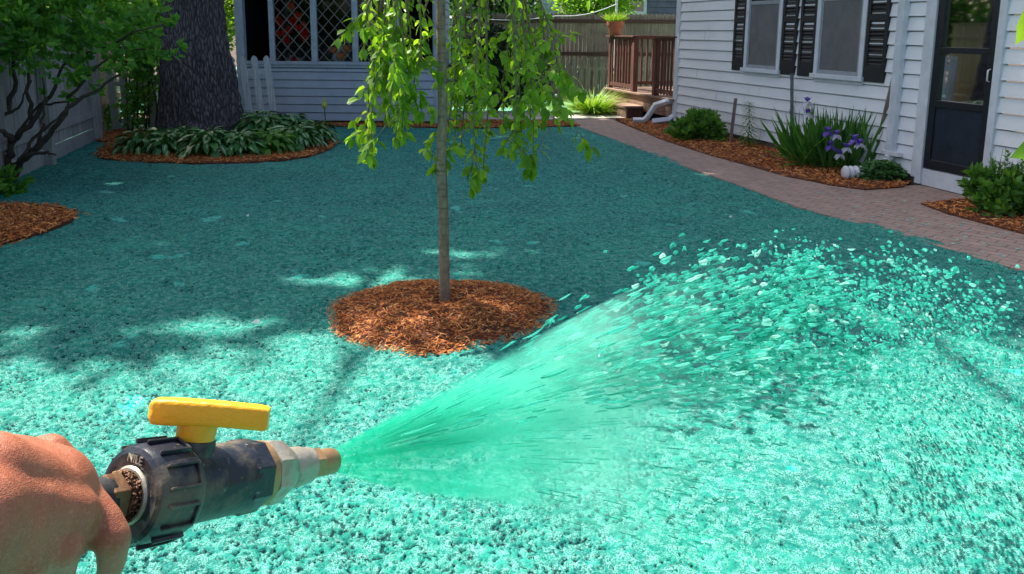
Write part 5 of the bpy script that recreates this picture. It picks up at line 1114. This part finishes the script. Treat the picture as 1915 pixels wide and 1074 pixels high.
    for i in range(len(hp)-1):
        p0, p1, p2, p3 = hp[max(i-1, 0)], hp[i], hp[i+1], hp[min(i+2, len(hp)-1)]
        for k in range(6):
            t = k/6; fine.append(.5*((2*p1)+(p2-p0)*t+(2*p0-5*p1+4*p2-p3)*t*t+(3*p1-p0-3*p2+p3)*t**3))
    m = MB(); m.tube(fine, .0165, 16); tag(m.build('hose', 'hose_rubber', smooth=True), 'dark rubber hose running back from the valve through the fist', 'hose')
build_valve()

# ------------------------------------------------------------------ hand and forearm
def build_hand():
    m = MB()
    def sph(c, r, sc=(1, 1, 1)):
        n1, n2 = 20, 12; base = len(m.v); c = Vector(c)
        m.v.append(tuple(c+up*r))
        for i in range(1, n2):
            for k in range(n1): th = math.pi*i/n2; ph = 2*math.pi*k/n1; m.v.append(tuple(c+(rt*math.sin(th)*math.cos(ph)+fw*math.sin(th)*math.sin(ph)+up*math.cos(th))*r))
        m.v.append(tuple(c-up*r)); last = len(m.v)-1
        for k in range(n1): m.f.append((base, base+1+(k+1) % n1, base+1+k)); m.f.append((last, last-n1+k, last-n1+(k+1) % n1))
        for i in range(n2-2):
            for k in range(n1): q = base+1+i*n1; m.f.append((q+k, q+(k+1) % n1, q+n1+(k+1) % n1, q+n1+k))
    def caps(p, q, r0, r1, n=10):
        p, q = Vector(p), Vector(q); L = (q-p).length; n = max(2, int(L/min(r0, r1)/.35))
        for i in range(n+1): t = i/n; sph(p.lerp(q, t), r0*(1-t)+r1*t)
    P = lambda x, y, d: up_(x, y, d)
    R = lambda px, d: px/FPX*d
    # forearm, wrist, back of the hand
    elbow = Vector((-.36, .02, 1.10)); wrist = P(-75, 985, .475)
    caps(elbow, wrist, .050, .034); 
    caps(wrist, P(5, 935, .53), R(118, .5), R(118, .53)); caps(P(5, 935, .53), P(75, 935, .545), R(118, .53), R(102, .545))
    caps(P(20, 1000, .52), P(110, 985, .545), R(98, .52), R(72, .54))
    # thumb mound and knuckle on the far top side
    caps(P(30, 878, .565), P(92, 848, .58), R(50, .56), R(37, .58)); caps(P(92, 848, .58), P(150, 905, .585), R(37, .58), R(33, .585)); caps(P(150, 905, .60), P(175, 935, .625), R(28, .60), R(22, .62))
    # index: knuckle ridge then curl under the hose
    caps(P(100, 890, .555), P(190, 982, .55), R(50, .555), R(40, .55))
    caps(P(190, 982, .55), P(212, 1008, .548), R(40, .55), R(33, .548)); caps(P(212, 1010, .548), P(208, 1056, .556), R(32, .548), R(26, .556)); caps(P(208, 1056, .556), P(196, 1092, .575), R(25, .556), R(20, .575))
    # middle, ring, little fingers curl below, one behind the other
    caps(P(90, 960, .525), P(120, 1028, .515), R(60, .52), R(36, .515)); caps(P(120, 1028, .515), P(112, 1085, .53), R(31, .515), R(26, .53)); caps(P(112, 1085, .53), P(120, 1120, .56), R(25, .53), R(21, .56))
    caps(P(25, 990, .49), P(45, 1075, .49), R(62, .49), R(36, .49)); caps(P(45, 1075, .49), P(48, 1135, .51), R(30, .49), R(25, .51)); caps(P(48, 1135, .51), P(70, 1160, .54), R(24, .51), R(20, .54))
    caps(P(-50, 1030, .465), P(-35, 1110, .465), R(56, .465), R(32, .465)); caps(P(-35, 1110, .465), P(-25, 1165, .49), R(26, .465), R(21, .49)); caps(P(-25, 1165, .49), P(0, 1180, .52), R(20, .49), R(18, .52))
    caps(P(-30, 900, .50), P(95, 925, .535), R(92, .5), R(66, .535)); caps(P(-40, 960, .485), P(120, 968, .53), R(95, .49), R(62, .53)); caps(P(-40, 1010, .475), P(70, 1020, .51), R(80, .475), R(56, .51))
    # tendons and a wrist crease relief
    caps(P(20, 868, .505), P(120, 925, .52), R(10, .5), R(8, .52))
    me = bpy.data.meshes.new('raw'); me.from_pydata(m.v, [], m.f); ob = bpy.data.objects.new('raw', me); COL.objects.link(ob)
    r = ob.modifiers.new('r', 'REMESH'); r.mode = 'VOXEL'; r.voxel_size = .0022; r.use_smooth_shade = True
    s = ob.modifiers.new('s', 'SMOOTH'); s.factor = .5; s.iterations = 16
    dg = bpy.context.evaluated_depsgraph_get(); me2 = bpy.data.meshes.new_from_object(ob.evaluated_get(dg)); bpy.data.objects.remove(ob)
    # knuckle creases and veins as low relief
    co = np.zeros(len(me2.vertices)*3, np.float32); me2.vertices.foreach_get('co', co); co = co.reshape(-1, 3); no = np.zeros(len(me2.vertices)*3, np.float32); me2.vertices.foreach_get('normal', no); no = no.reshape(-1, 3)
    def crease(a, b, depth, w):
        nonlocal co
        a, b = np.array(a), np.array(b); d = b-a; t = np.clip(((co-a)@d)/(d@d), 0, 1); dist = np.linalg.norm(co-(a+t[:, None]*d), axis=1)
        co = co-no*(depth*np.exp(-(dist/w)**2))[:, None]
    for (x0, y0, x1, y1, d, w) in ((182, 1000, 222, 1036, .0011, .0022), (176, 1012, 214, 1048, .0007, .0018), (196, 970, 150, 1035, .0022, .0035), (108, 835, 128, 870, .0007, .002), (185, 1040, 236, 1046, .0009, .0018)):
        crease(up_(x0, y0, .535), up_(x1, y1, .535), d, w*1.4)
    for pts in (((30, 905, .49), (90, 925, .505), (150, 975, .52)), ((0, 950, .47), (60, 975, .49), (100, 1010, .50)), ((-20, 880, .49), (40, 880, .50), (90, 900, .52))):
        for p, q in zip(pts[:-1], pts[1:]): crease(up_(*p), up_(*q), -.0007, .0040)
    me2.vertices.foreach_set('co', co.ravel()); me2.materials.clear(); me2.update()
    me2.name = 'person'; o = bpy.data.objects.new('person', me2); COL.objects.link(o); me2.materials.append(M['skin']); me2.shade_smooth()
    tag(o, 'person reduced to a bare forearm and fist gripping the hose at lower left', 'person')
    # sleeve on the upper arm, out of the picture
    sm = MB(); a = elbow; b = Vector((-.30, -.22, 1.34)); d0 = (a-wrist).normalized()
    sm.tube([a-d0*.05, a+Vector((-.01, -.03, .01)), a.lerp(b, .4), b], [.060, .068, .07, .085], 24); sl_ = sm.build('sleeve', 'sleeve_cloth', o, smooth=True)
build_hand()

# ------------------------------------------------------------------ slurry spray
def build_spray():
    az, el = math.radians(40), math.radians(-13.5)
    fx_ = Vector((math.sin(az)*math.cos(el), math.cos(az)*math.cos(el), math.sin(el))); fz = (Z-fx_*fx_.z).normalized(); fy = fz.cross(fx_)
    n1, n2 = 40, 36; V = []
    for i in range(n1+1):
        x = .002+1.05*i/n1; dz = -.075*x*x
        for k in range(n2):
            a = 2*math.pi*k/n2; V.append((x, (.008+x*.14)*math.cos(a), (.010+x*(.325 if math.sin(a) > 0 else .385))*math.sin(a)+dz))
    F = [(i*n2+k, i*n2+(k+1) % n2, (i+1)*n2+(k+1) % n2, (i+1)*n2+k) for i in range(n1) for k in range(n2)]
    F += [tuple(range(n2))[::-1], tuple(n1*n2+k for k in range(n2))]
    me = bpy.data.meshes.new('slurry_mist'); me.from_pydata(V, [], F); me.update(); o = bpy.data.objects.new('slurry_mist', me); COL.objects.link(o); me.materials.append(M['slurry_mist'])
    R3 = Matrix((fx_, fy, fz)).transposed().to_4x4(); o.matrix_world = Matrix.Translation(VN-AX*.004)@R3
    tag(o, 'fan of green slurry mist leaving the nozzle', kind='stuff')
    # drops and strings of slurry
    n = 10500; u = RNG.uniform(0, .72, n)
    elv = np.where(u < .62, RNG.uniform(-11, 4.2, n), RNG.uniform(-31, -8, n)); azd = 40+RNG.normal(0, 5.5, n)
    s = np.where(u < .62, RNG.uniform(.45, 5.2, n), RNG.uniform(.3, 1.35, n)); near = RNG.uniform(0, 1, n) < .07; s = np.where(near, RNG.uniform(.08, 1.1, n), s)
    k = 420; ce = RNG.uniform(-12, 4, k); ca = 40+RNG.normal(0, 5, k); cs = RNG.uniform(.6, 4.6, k); ci = RNG.integers(0, k, n); g = RNG.uniform(0, 1, n) < .55
    elv = np.where(g & ~near, ce[ci]+RNG.normal(0, .45, n), elv); azd = np.where(g & ~near, ca[ci]+RNG.normal(0, .5, n), azd); s = np.where(g & ~near, cs[ci]+RNG.normal(0, .06, n), s)
    v = 7.6+RNG.normal(0, .25, n); e = np.radians(elv); a = np.radians(azd); t = s/(v*np.cos(e)); s = np.maximum(s, .05)
    pos = np.stack([VN.x+np.sin(a)*s, VN.y+np.cos(a)*s, VN.z+v*np.sin(e)*t-4.9*t*t], 1); vel = np.stack([np.sin(a)*np.cos(e)*v, np.cos(a)*np.cos(e)*v, np.sin(e)*v-9.8*t], 1)
    ok = pos[:, 2] > .01; pos, vel, s = pos[ok], vel[ok], s[ok]; n = len(pos)
    d = norm(vel); b = norm(np.cross(d, [0, 0, 1.])); c = np.cross(b, d)
    Ld = RNG.uniform(.004, .013, n)*np.where(s < 1.3, 2.0, 1.5)*np.where(RNG.uniform(0, 1, n) < .08, 1.6, 1); r = RNG.uniform(.0011, .0044, n)*np.clip(s/.9, .30, 1.1)*np.where(RNG.uniform(0, 1, n) < .08, 1.7, 1)
    nr, na = 5, 8; ring = []; 
    for i in range(nr+1):
        th = math.pi*i/nr
        for j in range(na): ph = 2*math.pi*j/na; ring.append((math.cos(th), math.sin(th)*math.cos(ph), math.sin(th)*math.sin(ph)))
    ring = np.array(ring); kk = len(ring); wob = 1+RNG.uniform(-.35, .35, (n, kk, 1)); r = r*np.where((elv[ok] < -9), .6, 1.0); bend = RNG.normal(0, .35, (n, 1, 1))
    loc = ring[None]*wob
    V = pos[:, None, :]+d[:, None, :]*loc[:, :, 0:1]*Ld[:, None, None]+b[:, None, :]*loc[:, :, 1:2]*r[:, None, None]+c[:, None, :]*(loc[:, :, 2:3]*r[:, None, None]+bend*loc[:, :, 0:1]**2*r[:, None, None]*2)
    f = np.array([[i*na+j, i*na+(j+1) % na, (i+1)*na+(j+1) % na, (i+1)*na+j] for i in range(nr) for j in range(na)]); F = (f[None]+(np.arange(n)*kk)[:, None, None]).reshape(-1, 4)
    o = np_mesh('slurry_droplets', V.reshape(-1, 3), F, 'slurry_drop', smooth=True); tag(o, 'flying drops and strings of turquoise slurry', kind='stuff')
build_spray()
